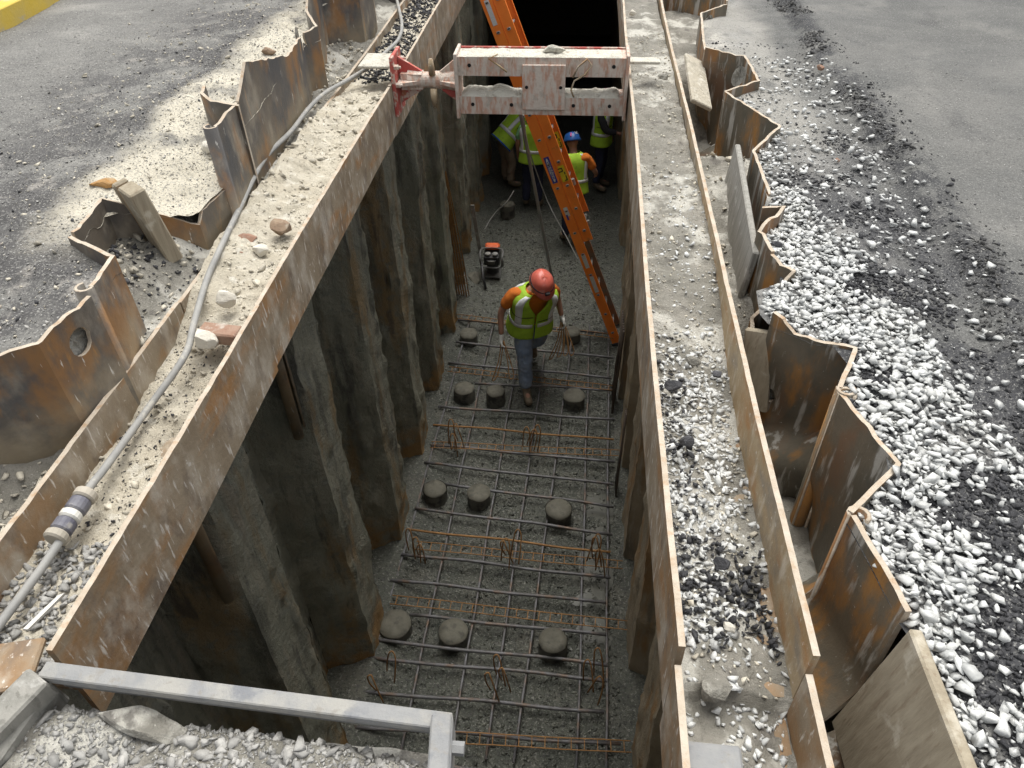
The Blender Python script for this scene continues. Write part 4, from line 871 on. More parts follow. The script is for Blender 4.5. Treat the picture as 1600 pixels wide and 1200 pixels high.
trans = [((716, 500), (960, 522)), ((712, 535), (959, 559)), ((701, 567), (956, 590)), ((742, 599), (957, 609)), ((685, 635), (960, 656)), ((677, 663), (959, 687)), ((674, 695), (961, 722)), ((663, 723), (959, 757)), ((696, 757), (959, 791)), ((648, 794), (957, 834)),
         ((639, 827), (954, 863)), ((627, 865), (954, 903)), ((610, 906), (947, 942)), ((641, 961), (947, 992)), ((591, 1001), (949, 1038)), ((579, 1028), (948, 1062)), ((566, 1080), (944, 1112)), ((555, 1135), (970, 1163)), ((540, 1185), (975, 1222))]
for i, (p, q) in enumerate(trans):
    P, Q = at(*p, ZB + .02), at(*q, ZB + .02); n = 10; mb = MB()
    mb.tube([P + (Q - P) * (j / n) + Vector((0, .008 * math.sin(j * .9 + i), .004 * math.sin(j * 1.3 + i * 2))) for j in range(n + 1)], .0160 if i not in (10, 5) else .0115, 7); mb.build('rebar', M['rebar'] if i not in (5, 10) else M['rebar_rust'], mat_root, True)
# light wire ladders laid across the mat
def wire_ladder(p, q, label, w_=.09, zz=.055, r=.005, group=None):
    P, Q = at(*p, ZB + zz), at(*q, ZB + zz); d = (Q - P); L = d.length; d.normalize(); s = Vector((0, 0, 1)).cross(d)
    t = thing('reinforcement_ladder', label, 'wire ladder', P, group)
    for k in (0, -1):
        mb = MB(); mb.tube([P + d * (L * j / 8) + s * (w_ * k) + Vector((0, 0, .006 * math.sin(j * 1.1 + k))) for j in range(9)], r, 6); mb.build('side_wire', M['rebar_rust'], t, True)
    mb = MB(); m_ = int(L / .10)
    for j in range(m_): c = P + d * (L * (j + .5) / m_); mb.tube([c, c - s * w_], r * .8, 5)
    tag(mb.build('cross_wires', M['rebar_rust'], t), kind='stuff')
for p, q, l in [((706, 490), (960, 523), 'rusty wire ladder on the floor behind the walking worker'), ((702, 573), (958, 603), 'rusty wire ladder across the mat at the worker shins'), ((674, 690), (975, 704), 'rusty wire ladder across the mat just in front of the worker'),
                ((651, 846), (973, 877), 'rusty wire ladder between the pile head rows with three bent bar bundles'), ((613, 930), (993, 972), 'rusty wire ladder just behind the nearest row of pile heads'), ((700, 1143), (985, 1158), 'rusty wire ladder at the bottom edge by the front beam')]:
    wire_ladder(p, q, l)
# bundles of bent bars standing on the mat
def bundle(px, py, label, k=3, h=.34):
    p = at(px, py, ZB + .03); t = thing('bent_bar_bundle', label, 'bent bars', p)
    for j in range(k):
        o = Vector(((j - (k - 1) / 2) * .045 + rng.uniform(-.01, .01), rng.uniform(-.12, .06), 0)); ln_ = Vector((rng.uniform(-.05, .06), rng.uniform(-.16, .02), 0)); hh = h * rng.uniform(.8, 1.15)
        pts = [p + o, p + o + ln_ * .6 + Vector((0, 0, hh * .6)), p + o + ln_ + Vector((.01, .02, hh)), p + o + ln_ + Vector((.04, .03, hh + .02)), p + o + ln_ + Vector((.065, .0, hh * .9)), p + o + ln_ * .5 + Vector((.08, -.06, hh * .45)), p + o + Vector((.085, -.10, .0))]
        mb = MB(); mb.tube(smooth_path(pts, 3), .0068, 6); mb.build('bent_bar', M['rebar_rust'], t, True)
for a in [(708, 692, 'bent rusty bars at the left edge of the mat before the worker'), (822, 697, 'bent rusty bars in the middle of the mat before the worker'), (648, 856, 'bent rusty bars at the left edge, level with the middle wire ladder'), (790, 872, 'bent rusty bars standing mid-mat on the middle wire ladder'),
          (925, 875, 'bent rusty bars at the right edge of the mat on the middle wire ladder'), (597, 1058, 'bent rusty bar at the left edge before the nearest pile head'), (776, 1060, 'bent rusty bars before the nearest row of pile heads, centre'), (918, 1065, 'bent rusty bars at the right edge before the nearest pile head')]:
    bundle(*a, k=2 if a[0] == 597 else 3)

# ---------------------------------------------------------------- things leaning on the walls
t = thing('bar_bundle', 'dark bundle of bars leaning against the right trench wall', 'bars', at(958, 640, ZF))
for j in range(9):
    a = at(956 + j * 1.2, 646 - j * 5, ZF + .02); b = at(982 + (j % 3), 486 + j * 4, ZF + 1.25); b.x = min(b.x, .585); a.x = min(a.x, .55); mid = (a + b) / 2 + Vector((.02 * math.sin(j), .03 * math.cos(j * 2), -.02))
    mb = MB(); mb.tube([a, mid, b], .014, 7); mb.build('bar', M['rebar_dark'], t, True)
t = thing('bar_bundle', 'small bundle of dark bars standing against the right wall by the middle pile heads', 'bars', at(972, 760, ZF))
for j in range(4):
    a = at(968 + j * 3, 775 - j * 6, ZF + .02); b = at(1000 + j * 2, 640 + j * 3, ZF + 1.1); b.x = min(b.x, .59); a.x = min(a.x, .56); mb = MB(); mb.tube([a, (a + b) / 2, b], .011, 6); mb.build('bar', M['rebar_dark'], t, True)
t = thing('ladder_wire_stack', 'rusty orange stack of wire ladders leaning on the left trench wall', 'wire ladders', at(728, 468, ZF))
for j in range(6):
    a = at(716 + j * 3.5, 467 - (j % 2) * 2, ZF + .03); b = at(690 + j * 1.3, 268, ZF + 2.15); s = (b - a).normalized().cross(Vector((0, 1, 0))).normalized(); mb = MB()
    bowv = Vector((.01 * j - .02, -.06, -.02)); P_ = [a + (b - a) * (q / 14) + bowv * math.sin(math.pi * q / 14) for q in range(15)]
    for k in (0, .04):
        m2 = MB(); m2.tube([q + s * k for q in P_], .008, 5); m2.build('side_wire', M['rebar_rust'], t)
    for q in P_: mb.tube([q, q + s * .04], .005, 4)
    tag(mb.build('cross_wires', M['rebar_rust'], t), kind='stuff')
board('plank', 'grey slat leaning on the left wall behind the rusty wire stack', at(751, 398, ZF), at(738, 320, ZF + .9), .06, .02, M['grey_wood'], (1, 0, 0))
mb = MB(); a = at(862, 432, ZF + .01); b = aty(806, 140, 8.6); mb.tube([a + (b - a) * (j / 8) for j in range(9)], .022, 12); tag(mb.build('conduit_pipe', M['conduit'], smooth=True), 'long grey plastic pipe standing in the trench in front of the far crew', 'pipe')
mb = MB(); mb.tube(smooth_path([at(903, 407, ZF + .02), at(885, 370, ZF + .3), at(858, 320, ZF + .6), at(838, 268, ZF + 1.2), at(824, 225, ZF + 1.8), at(818, 180, ZF + 2.4)]), .009, 6); tag(mb.build('cord', M['cable'], smooth=True), 'thin grey cord hanging behind the conduit pipe by the ladder', 'cord')
mb = MB(); mb.tube(smooth_path([at(735, 420, ZF + .03), at(745, 385, ZF + .04), at(762, 350, ZF + .05), at(776, 330, ZF + .15), at(790, 318, ZF + .33), at(803, 298, ZF + .5)]), .011, 6); tag(mb.build('hose', M['cable'], smooth=True), 'thin hose curving from the pile head to the left wall in the trench', 'hose')
# dirt bag / cone and sand spill
rock('dirt_heap', 'grey dirt clod against the left wall by the rusty wire stack', at(740, 435, ZF + .05), (.16, .2, .12), M['stub'], 'clod', seed=61)

# plate tamper on the floor
p = at(770, 428, ZF); t = thing('trench_rammer', 'small black engine-driven rammer with orange cap standing on the trench floor', 'rammer', p)
mb = MB(); mb.box(p + Vector((0, 0, .05)), (.24, .30, .05), None, .015); mb.build('foot_plate', M['frame_grey'], t)
mb = MB(); mb.lathe(p + Vector((0, 0, .07)), [(.09, 0), (.08, .05), (.085, .10), (.075, .16), (.08, .22)], 16); mb.build('bellows', M['engine'], t)
mb = MB(); mb.box(p + Vector((0, .02, .40)), (.22, .24, .22), None, .02); mb.box(p + Vector((.0, -.10, .38)), (.14, .05, .12), None, .01); mb.build('engine_block', M['engine'], t)
mb = MB(); mb.box(p + Vector((.0, -.13, .40)), (.10, .02, .08), None, .006); mb.build('air_filter', M['stub_side'], t)
mb = MB(); mb.box(p + Vector((0, .09, .60)), (.20, .12, .10), None, .025); mb.build('fuel_tank', M['red_machine'], t)
mb = MB(); mb.tube(smooth_path([p + Vector((-.13, -.14, .30)), p + Vector((-.15, -.14, .52)), p + Vector((-.13, .02, .60)), p + Vector((.13, .02, .60)), p + Vector((.15, -.14, .52)), p + Vector((.13, -.14, .30)), p + Vector((-.13, -.14, .30))], 4), .017, 8); mb.build('guard_frame', M['frame_grey'], t, True)
for sx in (-.05, .05):
    mb = MB(); mb.lathe(p + Vector((sx, -.06, .53)), [(.035, 0), (.04, .03), (.02, .05)], 12); mb.build('cap', M['bluegrey'], t)
mb = MB(); mb.tube([p + Vector((-.13, -.13, .42)), p + Vector((-.10, -.30, .22)), p + Vector((-.05, -.42, .03))], .018, 8); mb.build('handle_bar', M['engine'], t, True); t.scale = (1.1, 1.1, .72)

# ---------------------------------------------------------------- extension ladder
foot = at(957, 538, ZF + .03); topL = aty(746, -10, foot.y + .35)
ld = thing('extension_ladder', 'orange fibreglass extension ladder leaning from the trench floor to the left', 'ladder', foot)
dl = (topL - foot); LL = dl.length; dl.normalize(); ydir = Vector((0, 1, 0)); ydir = (ydir - dl * ydir.dot(dl)).normalized(); nrm = ydir.cross(dl)   # upper side of the ladder
if nrm.z < 0: nrm = -nrm
WD = .46; DP = .118
def rail(off_n, off_y, s0, s1, mat, nm, sgn):
    """C-channel: web faces outward, flanges turn inward"""
    mb = MB(); A = foot + nrm * off_n + ydir * off_y
    rot = Matrix((nrm, ydir, dl)).transposed()
    c = A + dl * ((s0 + s1) / 2); L = s1 - s0
    mb.box(c + nrm * (DP / 2), (DP, .005, L), rot)
    for k in (.003, DP - .003): mb.box(c + nrm * k + ydir * (sgn * .0165), (.006, .028, L), rot)
    return mb.build(nm, mat, ld)
base_len = LL * .93; fly0 = .35 * LL * .88
s_split = 2.0
r1 = rail(0, 0, 0, LL, M['ladder'], 'base_rail', 1)
r2 = rail(0, WD, 0, s_split, M['ladder_dirty'], 'base_rail', -1); rail(0, WD, s_split, LL, M['ladder'], 'base_rail', -1)
f1 = rail(DP + .004, .012, 1.55, LL + .6, M['ladder'], 'fly_rail', 1); f2 = rail(DP + .004, WD - .012, 1.75, LL + .6, M['ladder'], 'fly_rail', -1)
rot = Matrix((nrm, ydir, dl)).transposed()
for offn, s0 in ((DP / 2, .18), (DP * 1.5 + .004, 1.70)):
    s = s0
    while s < LL + .4:
        c = foot + nrm * offn + dl * s; mb = MB(); mb.tube([c - ydir * .012, c + ydir * (WD + .012)], .016, 8); mb.build('rung', M['alu'], ld)
        m2 = MB(); m2.box(c - ydir * .006, (.040, .007, .026), rot, .003); e = m2.build('rung_end', M['alu'], ld)
        m3 = MB(); m3.box(c - ydir * .0135, (.024, .004, .010), rot); m3.build('slot', M['dark_hole'], e)
        s += .305
def sticker(s, offn, w_, h_, mat, nm, out=.0055):
    c = foot + nrm * offn + dl * s - ydir * out; mb = MB(); mb.box(c, (w_, .002, h_), rot); return mb.build(nm, mat, ld), c
for s, h_ in ((.95, .24), (1.30, .20), (4.35, .26), (2.0, .12)): sticker(s, DP / 2, .05, h_, M['label_white'], 'sticker')
sticker(1.93, DP / 2 - .012, .022, .07, M['label_blue'], 'blue_print', .0068)
o, c = sticker(2.55, DP / 2, .062, .33, M['label_blue'], 'logo_plate')
# white oval with the maker's lettering
V = [c - ydir * .003 + (nrm * (.022 * math.cos(a)) + dl * (.15 * math.sin(a))) for a in np.linspace(0, 6.2832, 24, endpoint=False)]
inv = parent_inv(ld); mesh('logo_oval', [inv @ v for v in V], [tuple(range(24))], M['label_white'], ld)
def lettering(txt, c, size, xdir, ydir_, mat, nm):
    cu = bpy.data.curves.new(nm, 'FONT'); cu.body = txt; cu.size = size; cu.align_x = 'CENTER'; cu.align_y = 'CENTER'; cu.extrude = .0006
    o = bpy.data.objects.new(nm, cu); C.objects.link(o); bpy.context.view_layer.update()
    me = bpy.data.meshes.new_from_object(o.evaluated_get(bpy.context.evaluated_depsgraph_get())); bpy.data.objects.remove(o)
    zz = xdir.cross(ydir_); m = Matrix((xdir, ydir_, zz)).transposed().to_4x4(); m.translation = c; me.transform(inv @ m); me.materials.clear(); me.materials.append(mat); return link(nm, me, ld)
lettering('WERNER', c - ydir * .0045, .058, -dl, nrm, M['label_blue'], 'lettering')
for s, offn in ((2.46, DP * 1.5 + .004), (2.78, DP * 2.1 + .004)):
    yo = -.0 if offn < .18 else .0
    c2 = foot + nrm * (DP * 1.5 + .004) + dl * s + ydir * (.012 - .0065) if yo == 0 and s < 2.6 else foot + nrm * (DP * 1.5 + .004) + dl * (s - .05) + ydir * (.012 - .0065) + ydir * (WD - .036)
    mb = MB(); mb.box(c2, (.075, .002, .20), rot); y_ = mb.build('caution_sticker', M['label_yellow'], ld)
    for a_, b_ in (((-.02, .07), (.045, .012)), ((-.02, .03), (.045, .012)), ((.004, .05), (.012, .045)), ((.022, -.06), (.012, .06)), ((.008, -.085), (.03, .012)), ((.02, .0), (.012, .03))):
        m2 = MB(); m2.box(c2 - ydir * .002 + nrm * a_[0] + dl * a_[1], (b_[0], .002, b_[1]), rot); m2.build('print', M['ink'], y_)
for s in (2.2, 1.62):
    mb = MB(); c2 = foot + nrm * (DP + .05) + dl * s + ydir * (WD - .09); mb.box(c2, (.10, .05, .09), rot, .01); mb.build('rung_lock', M['alu'], ld)
mb = MB(); c2 = foot + dl * .0; mb.box(c2 + nrm * .05 - dl * .02, (.12, .03, .06), rot, .008); mb.build('foot_shoe', M['engine'], ld); mb = MB(); mb.box(c2 + nrm * .05 - dl * .02 + ydir * WD, (.12, .03, .06), rot, .008); mb.build('foot_shoe', M['engine'], ld)

# ---------------------------------------------------------------- people
DG = bpy.context.evaluated_depsgraph_get
def skinned(joints, edges, root, lv=2):
    me = bpy.data.meshes.new('tmp'); names = list(joints); idx = {n: i for i, n in enumerate(names)}
    me.from_pydata([joints[n][0] for n in names], [(idx[a], idx[b]) for a, b in edges], []); o = bpy.data.objects.new('tmp', me); C.objects.link(o)
    sk = o.modifiers.new('s', 'SKIN'); sk.use_smooth_shade = True; sk.branch_smoothing = .4
    for n in names:
        r = joints[n][1]; me.skin_vertices[0].data[idx[n]].radius = r if isinstance(r, tuple) else (r, r); me.skin_vertices[0].data[idx[n]].use_root = n == root
    sb = o.modifiers.new('u', 'SUBSURF'); sb.levels = lv; sb.render_levels = lv
    bpy.context.view_layer.update(); out = bpy.data.meshes.new_from_object(o.evaluated_get(DG())); bpy.data.objects.remove(o); return out
def put(nm, me, mat, parent, wr=0.0, sd=0):
    if wr:
        n = len(me.vertices); co = np.zeros(n * 3); me.vertices.foreach_get('co', co); co = co.reshape(-1, 3); no = np.array([v.normal[:] for v in me.vertices])
        d = wr * (fbm(co[:, 0] * 9 + sd, co[:, 1] * 9, co[:, 2] * 16) * 2 + .5 * fbm(co[:, 0] * 20, co[:, 1] * 20 + sd, co[:, 2] * 34) * 2); me.vertices.foreach_set('co', (co + no * d[:, None]).ravel())
    me.materials.clear(); me.materials.append(mat); me.polygons.foreach_set('use_smooth', [True] * len(me.polygons)); me.update(); return link(nm, me, parent)
BASE = dict(pelvis=(0, 0, .95), waist=(0, 0, 1.08), chest=(0, -.01, 1.31), neck=(0, -.02, 1.49), head=(0, -.05, 1.63),
            shR=(-.185, 0, 1.42), elR=(-.25, .03, 1.14), wrR=(-.26, -.07, .90), shL=(.185, 0, 1.42), elL=(.25, .03, 1.14), wrL=(.26, -.07, .90),
            hipR=(-.095, 0, .90), knR=(-.105, -.03, .49), anR=(-.11, .03, .10), toR=(-.13, -.15, .04), hipL=(.095, 0, .90), knL=(.105, -.03, .49), anL=(.11, .03, .10), toL=(.13, -.15, .04))
def person(label, loc, yaw, pose, trousers, shirt, sleeve, vest, hat, hatparts=(), gloves=True, hatdir=None, stripe=True, trim=None, sd=0, bulk=1.0):
    J = {k: Vector(v) for k, v in {**BASE, **pose}.items()}
    for k in J: J[k].x *= bulk
    root = thing('person', label, 'person', loc, rot=(0, 0, yaw))
    E_body = [('pelvis', 'waist'), ('waist', 'chest'), ('chest', 'neck'), ('neck', 'head'), ('chest', 'shR'), ('shR', 'elR'), ('elR', 'wrR'), ('chest', 'shL'), ('shL', 'elL'), ('elL', 'wrL'),
              ('pelvis', 'hipR'), ('hipR', 'knR'), ('knR', 'anR'), ('anR', 'toR'), ('pelvis', 'hipL'), ('hipL', 'knL'), ('knL', 'anL'), ('anL', 'toL')]
    RB = dict(pelvis=(.14, .10), waist=(.13, .095), chest=(.15, .105), neck=.055, head=.075, shR=.06, shL=.06, elR=.042, elL=.042, wrR=.030, wrL=.030, hipR=.085, hipL=.085, knR=.058, knL=.058, anR=.042, anL=.042, toR=.035, toL=.035)
    body = skinned({k: (J[k], RB[k]) for k in J}, E_body, 'pelvis')
    # head with a face, merged into the body mesh
    bm = bmesh.new(); bm.from_mesh(body); hd = J['head']; fw = (Vector(hatdir) if hatdir else Vector((0, -1, -.15))).normalized(); upv = Vector((0, 0, 1)); upv = (upv - fw * upv.dot(fw)).normalized(); rt = fw.cross(upv)
    hm = Matrix((rt, fw, upv)).transposed()
    g = bmesh.ops.create_uvsphere(bm, u_segments=20, v_segments=16, radius=1)
    for v in g['verts']:
        x, y, z = v.co; wd = .074 * (1 - .22 * max(0, -z)); q = Vector((x * wd, y * .096, z * .118))
        if y > 0:
            q.y += .022 * math.exp(-(x / .16) ** 2 - ((z + .12) / .2) ** 2) + .008 * math.exp(-(x / .35) ** 2 - ((z + .85) / .2) ** 2) + .006 * math.exp(-(x / .3) ** 2 - ((z + .5) / .09) ** 2)
            q.y -= .012 * (math.exp(-((abs(x) - .36) / .15) ** 2 - ((z - .06) / .12) ** 2))
        q.x += math.copysign(.014, x) * math.exp(-((abs(x) - .97) / .12) ** 2 - ((z + .05) / .2) ** 2) if abs(x) > .6 else 0
        v.co = hd + hm @ q
    bm.to_mesh(body); bm.free(); put('body', body, M['skin'], root)
    # clothes
    jt = {k: J[k] for k in ('pelvis', 'hipR', 'knR', 'hipL', 'knL', 'waist')}
    for s in 'RL': jt['cu' + s] = J['an' + s] + (J['kn' + s] - J['an' + s]).normalized() * .02; jt['sh' + s] = J['kn' + s].lerp(J['an' + s], .5) + Vector((0, .012, 0)); jt['th' + s] = J['hip' + s].lerp(J['kn' + s], .5)
    RT = dict(pelvis=(.165, .125), waist=(.15, .115), hipR=.112, hipL=.112, thR=.098, thL=.098, knR=.078, knL=.078, shR=.074, shL=.074, cuR=.068, cuL=.068)
    RT = {k: (v * bulk ** 1.5 if not isinstance(v, tuple) else (v[0] * bulk, v[1] * bulk)) for k, v in RT.items()}
    put('trousers', skinned({k: (jt[k], RT[k]) for k in jt}, [('waist', 'pelvis'), ('pelvis', 'hipR'), ('hipR', 'thR'), ('thR', 'knR'), ('knR', 'shR'), ('shR', 'cuR'), ('pelvis', 'hipL'), ('hipL', 'thL'), ('thL', 'knL'), ('knL', 'shL'), ('shL', 'cuL')], 'pelvis', 3), M[trousers], root, .013, sd)
    js = {k: J[k] for k in ('waist', 'chest', 'shR', 'shL')}; js['neck'] = J['neck'] - Vector((0, 0, .02)); js['hem'] = J['pelvis'].lerp(J['waist'], .3)
    for s in 'RL': js['sl' + s] = J['sh' + s].lerp(J['el' + s], sleeve if sleeve <= 1 else 1.0)
    ed = [('hem', 'waist'), ('waist', 'chest'), ('chest', 'neck'), ('chest', 'shR'), ('shR', 'slR'), ('chest', 'shL'), ('shL', 'slL')]; RS = dict(hem=(.165, .125), waist=(.16, .12), chest=(.17, .125), neck=.075, shR=.082, shL=.082, slR=.070, slL=.070, cuR=.05, cuL=.05)
    if sleeve > 1:
        for s in 'RL': js['cu' + s] = J['el' + s].lerp(J['wr' + s], .9); ed.append(('sl' + s, 'cu' + s))
    put('shirt', skinned({k: (js[k], RS[k]) for k in js}, ed, 'waist', 3), M[shirt], root, .010, sd + 3)
    # vest: a shell round the torso, open in a V at the front
    prof = [(-.14, .228, .178), (0, .218, .170), (.2, .204, .158), (.4, .198, .150), (.6, .212, .152), (.76, .222, .150), (.88, .195, .130), (.97, .125, .105), (1.0, .098, .09)]
    prof = [(p_[0], p_[1] * bulk ** 1.4, p_[2] * bulk) for p_ in prof]
    A, B = J['pelvis'] + Vector((0, 0, -.02)), J['neck'] + Vector((0, 0, .0)); chest = J['chest']
    sdv = (J['shL'] - J['shR']).normalized(); axv = (B - A); 
    def tp(u, th, off=0.0):
        p_ = np.array(prof); a_ = np.interp(u, p_[:, 0], p_[:, 1]) + off; b_ = np.interp(u, p_[:, 0], p_[:, 2]) + off
        c = A.lerp(B, u) if u <= .0 else (A.lerp(B, u) + (chest - A.lerp(B, .64)) * math.sin(math.pi * min(u, 1)) * .8)
        frw = axv.normalized().cross(sdv).normalized(); frw = -frw if frw.y > 0 else frw
        e = 2.6; ct, st_ = math.cos(th), math.sin(th); k = (abs(ct) ** e + abs(st_) ** e) ** (-1 / e)
        wv = .008 * float(fbm(th * 2.5 + sd, u * 5, 1)) * 2
        return c + sdv * ((a_ + wv) * k * st_) + frw * ((b_ + wv) * k * ct)
    def patch(u0, u1, nu, th0, th1, nth, off, mat, nm, par, vopen=False):
        V, Fc = [], []
        for i in range(nu + 1):
            u = u0 + (u1 - u0) * i / nu
            vo = 0.03 + max(0, (u - .5)) * 1.15 if vopen else 0
            a0 = max(th0, vo) if vopen else th0; a1 = min(th1, 2 * math.pi - vo) if vopen else th1
            for j in range(nth + 1): V.append(tp(u, a0 + (a1 - a0) * j / nth, off))
        for i in range(nu):
            for j in range(nth): q = i * (nth + 1) + j; Fc.append((q, q + 1, q + nth + 2, q + nth + 1))
        o = mesh(nm, V, Fc, mat, par, True); s_ = o.modifiers.new('t', 'SOLIDIFY'); s_.thickness = .005; s_.offset = 0; return o
    vt = patch(-.14, 1.0, 26, 0, 2 * math.pi, 44, .006, M[vest], 'vest', root, True)
    if stripe:
        for (a0, a1) in ((.62, .98), (2 * math.pi - .98, 2 * math.pi - .62), (math.pi - .95, math.pi - .6), (math.pi + .6, math.pi + .95)): patch(.25, .97, 16, a0, a1, 3, .0115, M['reflect'], 'reflective_stripe', vt)
        patch(.17, .255, 2, .12, 2 * math.pi - .12, 40, .0115, M['reflect'], 'reflective_stripe', vt)
    patch(.30, .312, 1, .10, 1.9, 14, .012, M['ink'], 'vest_cord', vt); patch(.44, .452, 1, 2 * math.pi - 1.9, 2 * math.pi - .12, 14, .012, M['ink'], 'vest_cord', vt)
    if trim: patch(-.13, -.09, 1, .05, 2 * math.pi - .05, 40, .013, M[trim], 'hem_trim', vt)
    # boots
    for s in 'RL':
        an, to = J['an' + s], J['to' + s]; d = (to - an); d.z = 0; d.normalize(); mb = MB()
        P = [an + Vector((0, 0, .06)), an + Vector((0, 0, .0)), an - d * .035 + Vector((0, 0, -.05)), ]
        me = skinned({'a': (an + Vector((0, 0, .08)), .056), 'b': (an + Vector((0, 0, -.01)), .058), 'c': (an + Vector((0, 0, -.055)) - d * .03, .046), 'd': (an.lerp(to, .6) + Vector((0, 0, -.02)), .052), 'e': (to + Vector((0, 0, .0)) + d * .03, .045)}, [('a', 'b'), ('b', 'c'), ('b', 'd'), ('d', 'e')], 'b'); put('boot', me, M['boot'], root)
    # hands: palm, four fingers and a thumb
    for s, sx in (('R', -1), ('L', 1)):
        wr, el = J['wr' + s], J['el' + s]; d = (wr - el).normalized(); inw = Vector((-sx, -.4, 0)); inw = (inw - d * inw.dot(d)).normalized(); acr = d.cross(inw)
        jj = {'w': (wr - d * .02, .030), 'p': (wr + d * .045, (.042, .024))}; ee = [('w', 'p')]
        for f, (o_, ln_) in enumerate(((-.034, .068), (-.012, .078), (.011, .074), (.032, .058))):
            k0 = wr + d * .085 + acr * o_; k1 = k0 + d * ln_ * .5 + inw * .012; k2 = k1 + d * ln_ * .25 + inw * ln_ * .4
            jj[f'a{f}'] = (k0, .0115); jj[f'b{f}'] = (k1, .0105); jj[f'c{f}'] = (k2, .0085); ee += [('p', f'a{f}'), (f'a{f}', f'b{f}'), (f'b{f}', f'c{f}')]
        jj['t0'] = (wr + d * .04 - acr * .045 + inw * .012, .013); jj['t1'] = (wr + d * .085 - acr * .055 + inw * .035, .010); ee += [('p', 't0'), ('t0', 't1')]
        put('glove' if gloves else 'hand', skinned(jj, ee, 'w', 2), M['glove'] if gloves else M['skin'], root)
    # hard hat
    hc = hd + hm @ Vector((0, .005, .032)); mb = MB(); n = 28
    profh = [(.130, -.014), (.132, .0), (.128, .034), (.116, .072), (.088, .103), (.048, .119), (.0, .123)]
    V, Fc = [], []
    for r, z in profh:
        for j in range(n):
            a = 2 * math.pi * j / n; ridge = .006 * math.exp(-(math.cos(a) / .18) ** 2) if r > .01 and z > .02 else 0
            brim = 0
            if z <= 0: brim = .014 + .050 * max(0, math.sin(a)) ** 3
            V.append(hc + hm @ Vector(((r * .93 + brim) * math.cos(a), (r * 1.1 + brim) * math.sin(a), z + ridge - (.014 * max(0, math.sin(a)) ** 3 if z <= 0 else 0))))
    for i in range(len(profh) - 1):
        for j in range(n): Fc.append((i * n + j, i * n + (j + 1) % n, (i + 1) * n + (j + 1) % n, (i + 1) * n + j))
    ht = mesh('hard_hat', V, Fc, M[hat], root, True); s_ = ht.modifiers.new('t', 'SOLIDIFY'); s_.thickness = .004
    for kind in hatparts:
        if kind == 'lamp':
            m2 = MB(); V2 = [hc + hm @ Vector((.118 * math.cos(a), .137 * math.sin(a), .022)) for a in np.linspace(0, 6.2832, 29)]; V2 = [hc + (v - hc) * 1.07 for v in V2]; m2.tube(V2, .007, 6); m2.build('lamp_strap', M['dark_shirt'], ht, True, Matrix())
            m2 = MB(); m2.box(hc + hm @ Vector((0, .155, .024)), (.055, .034, .040), hm, .006); m2.build('head_lamp', M['engine'], ht, False, Matrix())
        if kind == 'stickers':
            m2 = MB(); m2.tube([hc + hm @ Vector((-.03, -.09, .10)), hc + hm @ Vector((-.045, -.125, .05))], .011, 6); m2.build('pink_sticker', M['pink'], ht, False, Matrix())
            for a in (0, 1.05, 2.1):
                m2 = MB(); c = hc + hm @ Vector((.04, -.10, .085)); r_ = hm @ Vector((math.cos(a), 0, math.sin(a))); m2.tube([c - r_ * .035, c + r_ * .035], .006, 5); m2.build('white_star', M['reflect'], ht, False, Matrix())
        if kind == 'pink':
            m2 = MB(); m2.lathe(hc + hm @ Vector((0, -.05, .10)), [(.04, 0), (.035, .02)], 10); m2.build('pink_sticker', M['pink'], ht, False, Matrix())
    return root, J

# the walking worker
wf = at(815, 614, ZF + .07)
wl = Vector((wf.x + .06, wf.y + .30, ZF + .02))
pose = dict(pelvis=(.02, -.02, .94), waist=(.02, -.05, 1.06), chest=(.03, -.11, 1.28), neck=(.05, -.17, 1.45), head=(.07, -.25, 1.56),
            shR=(-.17, -.10, 1.40), elR=(-.30, -.07, 1.14), wrR=(-.32, -.16, .89), shL=(.22, -.12, 1.40), elL=(.31, .0, 1.17), wrL=(.34, -.08, .95),
            hipR=(-.075, -.02, .90), knR=(-.08, -.19, .50), anR=(-.09, -.26, .10), toR=(-.10, -.44, .04), hipL=(.115, .0, .90), knL=(.16, .10, .53), anL=(.16, .44, .22), toL=(.17, .36, .06))
WK, WJ = person('worker in coral hard hat, lime vest and blue jeans striding over the rebar mat', wl, rad(20), pose, 'jeans', 'orange_shirt', .8, 'lime', 'hat_red', ('lamp',), True, (.12, -1, -.62), bulk=1.12)
WK.scale = (1.04, 1.04, 1.04); mw = Matrix.LocRotScale(WK.location, WK.rotation_euler, WK.scale)
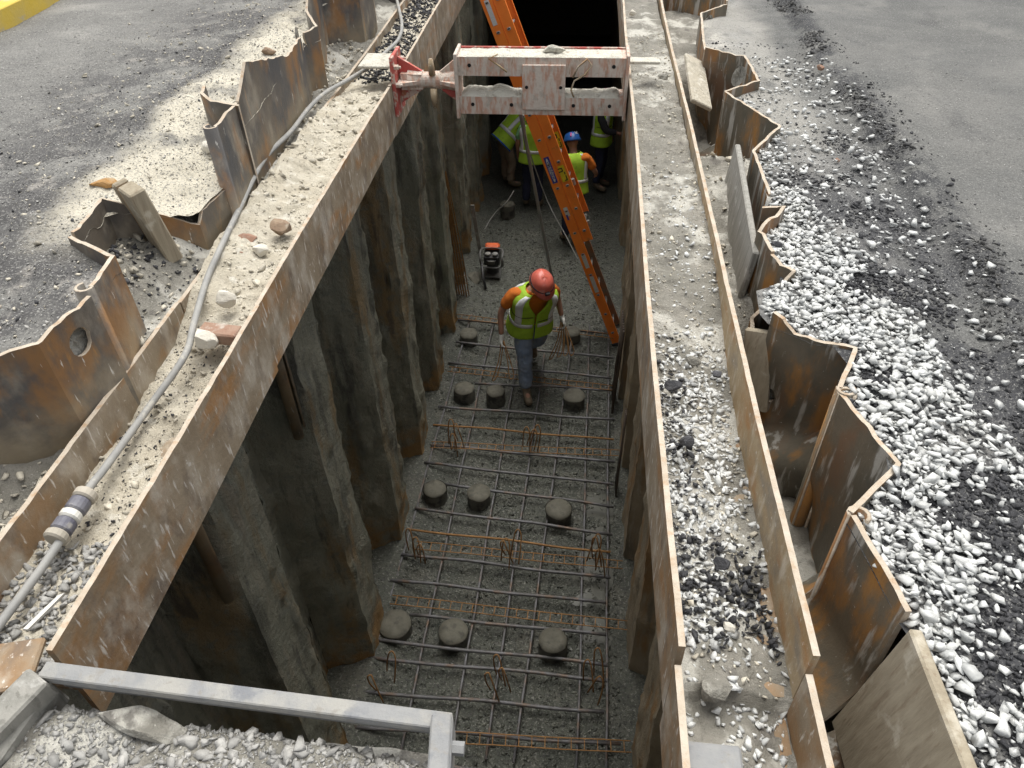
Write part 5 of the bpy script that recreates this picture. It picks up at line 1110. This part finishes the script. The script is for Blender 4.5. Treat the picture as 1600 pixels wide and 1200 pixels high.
# the bent wires he carries
def carried(wr, label, ks, ln_, spread):
    h_ = mw @ (WJ[wr] + Vector((0, -.02, -.09))); t = thing('tie_wires', label, 'wires', h_)
    for k in range(ks):
        a = (k - (ks - 1) / 2) * spread; L = ln_ * rng.uniform(.8, 1.1); mb = MB()
        e = h_ + Vector((math.sin(a) * L * .75, -.10 - .1 * math.cos(a * 2), -L * .72))
        mb.tube(smooth_path([h_ + Vector((a * .03, 0, .06)), h_ + (e - h_) * .5 + Vector((.02, 0, .01)), e, e + Vector((.05, .02, .03)), h_ + (e - h_) * .55 + Vector((.05, .0, .02)), h_ + Vector((.02, 0, .03))], 3), .0065, 5); mb.build('wire', M['rebar_rust'], t, True)
carried('wrR', 'bent rusty wires hanging from the right hand of the walking worker', 2, .66, .5)
carried('wrL', 'sheaf of bent rusty wires in the left hand of the walking worker', 4, .56, .22)

# the crew at the far end
def stand(px, py, z=.03): p = at(px, py, ZF + z); return Vector((p.x, p.y, ZF + .02))
person('person in lime vest and pale green shirt with navy trousers, standing behind the ladder', stand(832, 322), rad(172), dict(), 'navy', 'green_shirt', .8, 'lime', 'hat_grey', (), False, sd=4)
person('person in blue hard hat, orange shirt and lime vest right of the ladder', stand(893, 374), rad(195), dict(neck=(0, -.10, 1.46), head=(0, -.18, 1.58), chest=(0, -.05, 1.29), elL=(-.33 * -1, .0, 1.18), wrR=(-.40, -.16, 1.05), elR=(-.33, .02, 1.16)), 'navy', 'orange_shirt', .85, 'lime', 'hat_blue', ('stickers',), False, (0, -1, -.5), sd=7)
person('person in tan trousers and blue-trimmed lime vest bending behind the strut', stand(796, 288), rad(120), dict(pelvis=(0, .10, .90), waist=(0, .02, 1.02), chest=(0, -.20, 1.18), neck=(0, -.36, 1.26), head=(0, -.47, 1.30), shR=(-.18, -.28, 1.23), shL=(.18, -.28, 1.23), elR=(-.22, -.34, .95), elL=(.22, -.34, .95), wrR=(-.2, -.42, .72), wrL=(.2, -.42, .72), hipR=(-.09, .1, .86), hipL=(.09, .1, .86), knR=(-.1, -.02, .47), knL=(.1, .02, .47)), 'khaki', 'dark_shirt', 1.5, 'lime', 'hat_grey', (), False, (0, -1, -.7), trim='blue_trim', sd=9)
person('person in dark sleeves and lime vest at the right wall, pink-stickered grey hat', stand(935, 292), rad(75), dict(elR=(-.24, -.12, 1.16), wrR=(-.16, -.33, 1.12)), 'navy', 'dark_shirt', 1.5, 'lime', 'hat_grey', ('pink',), False, sd=12)
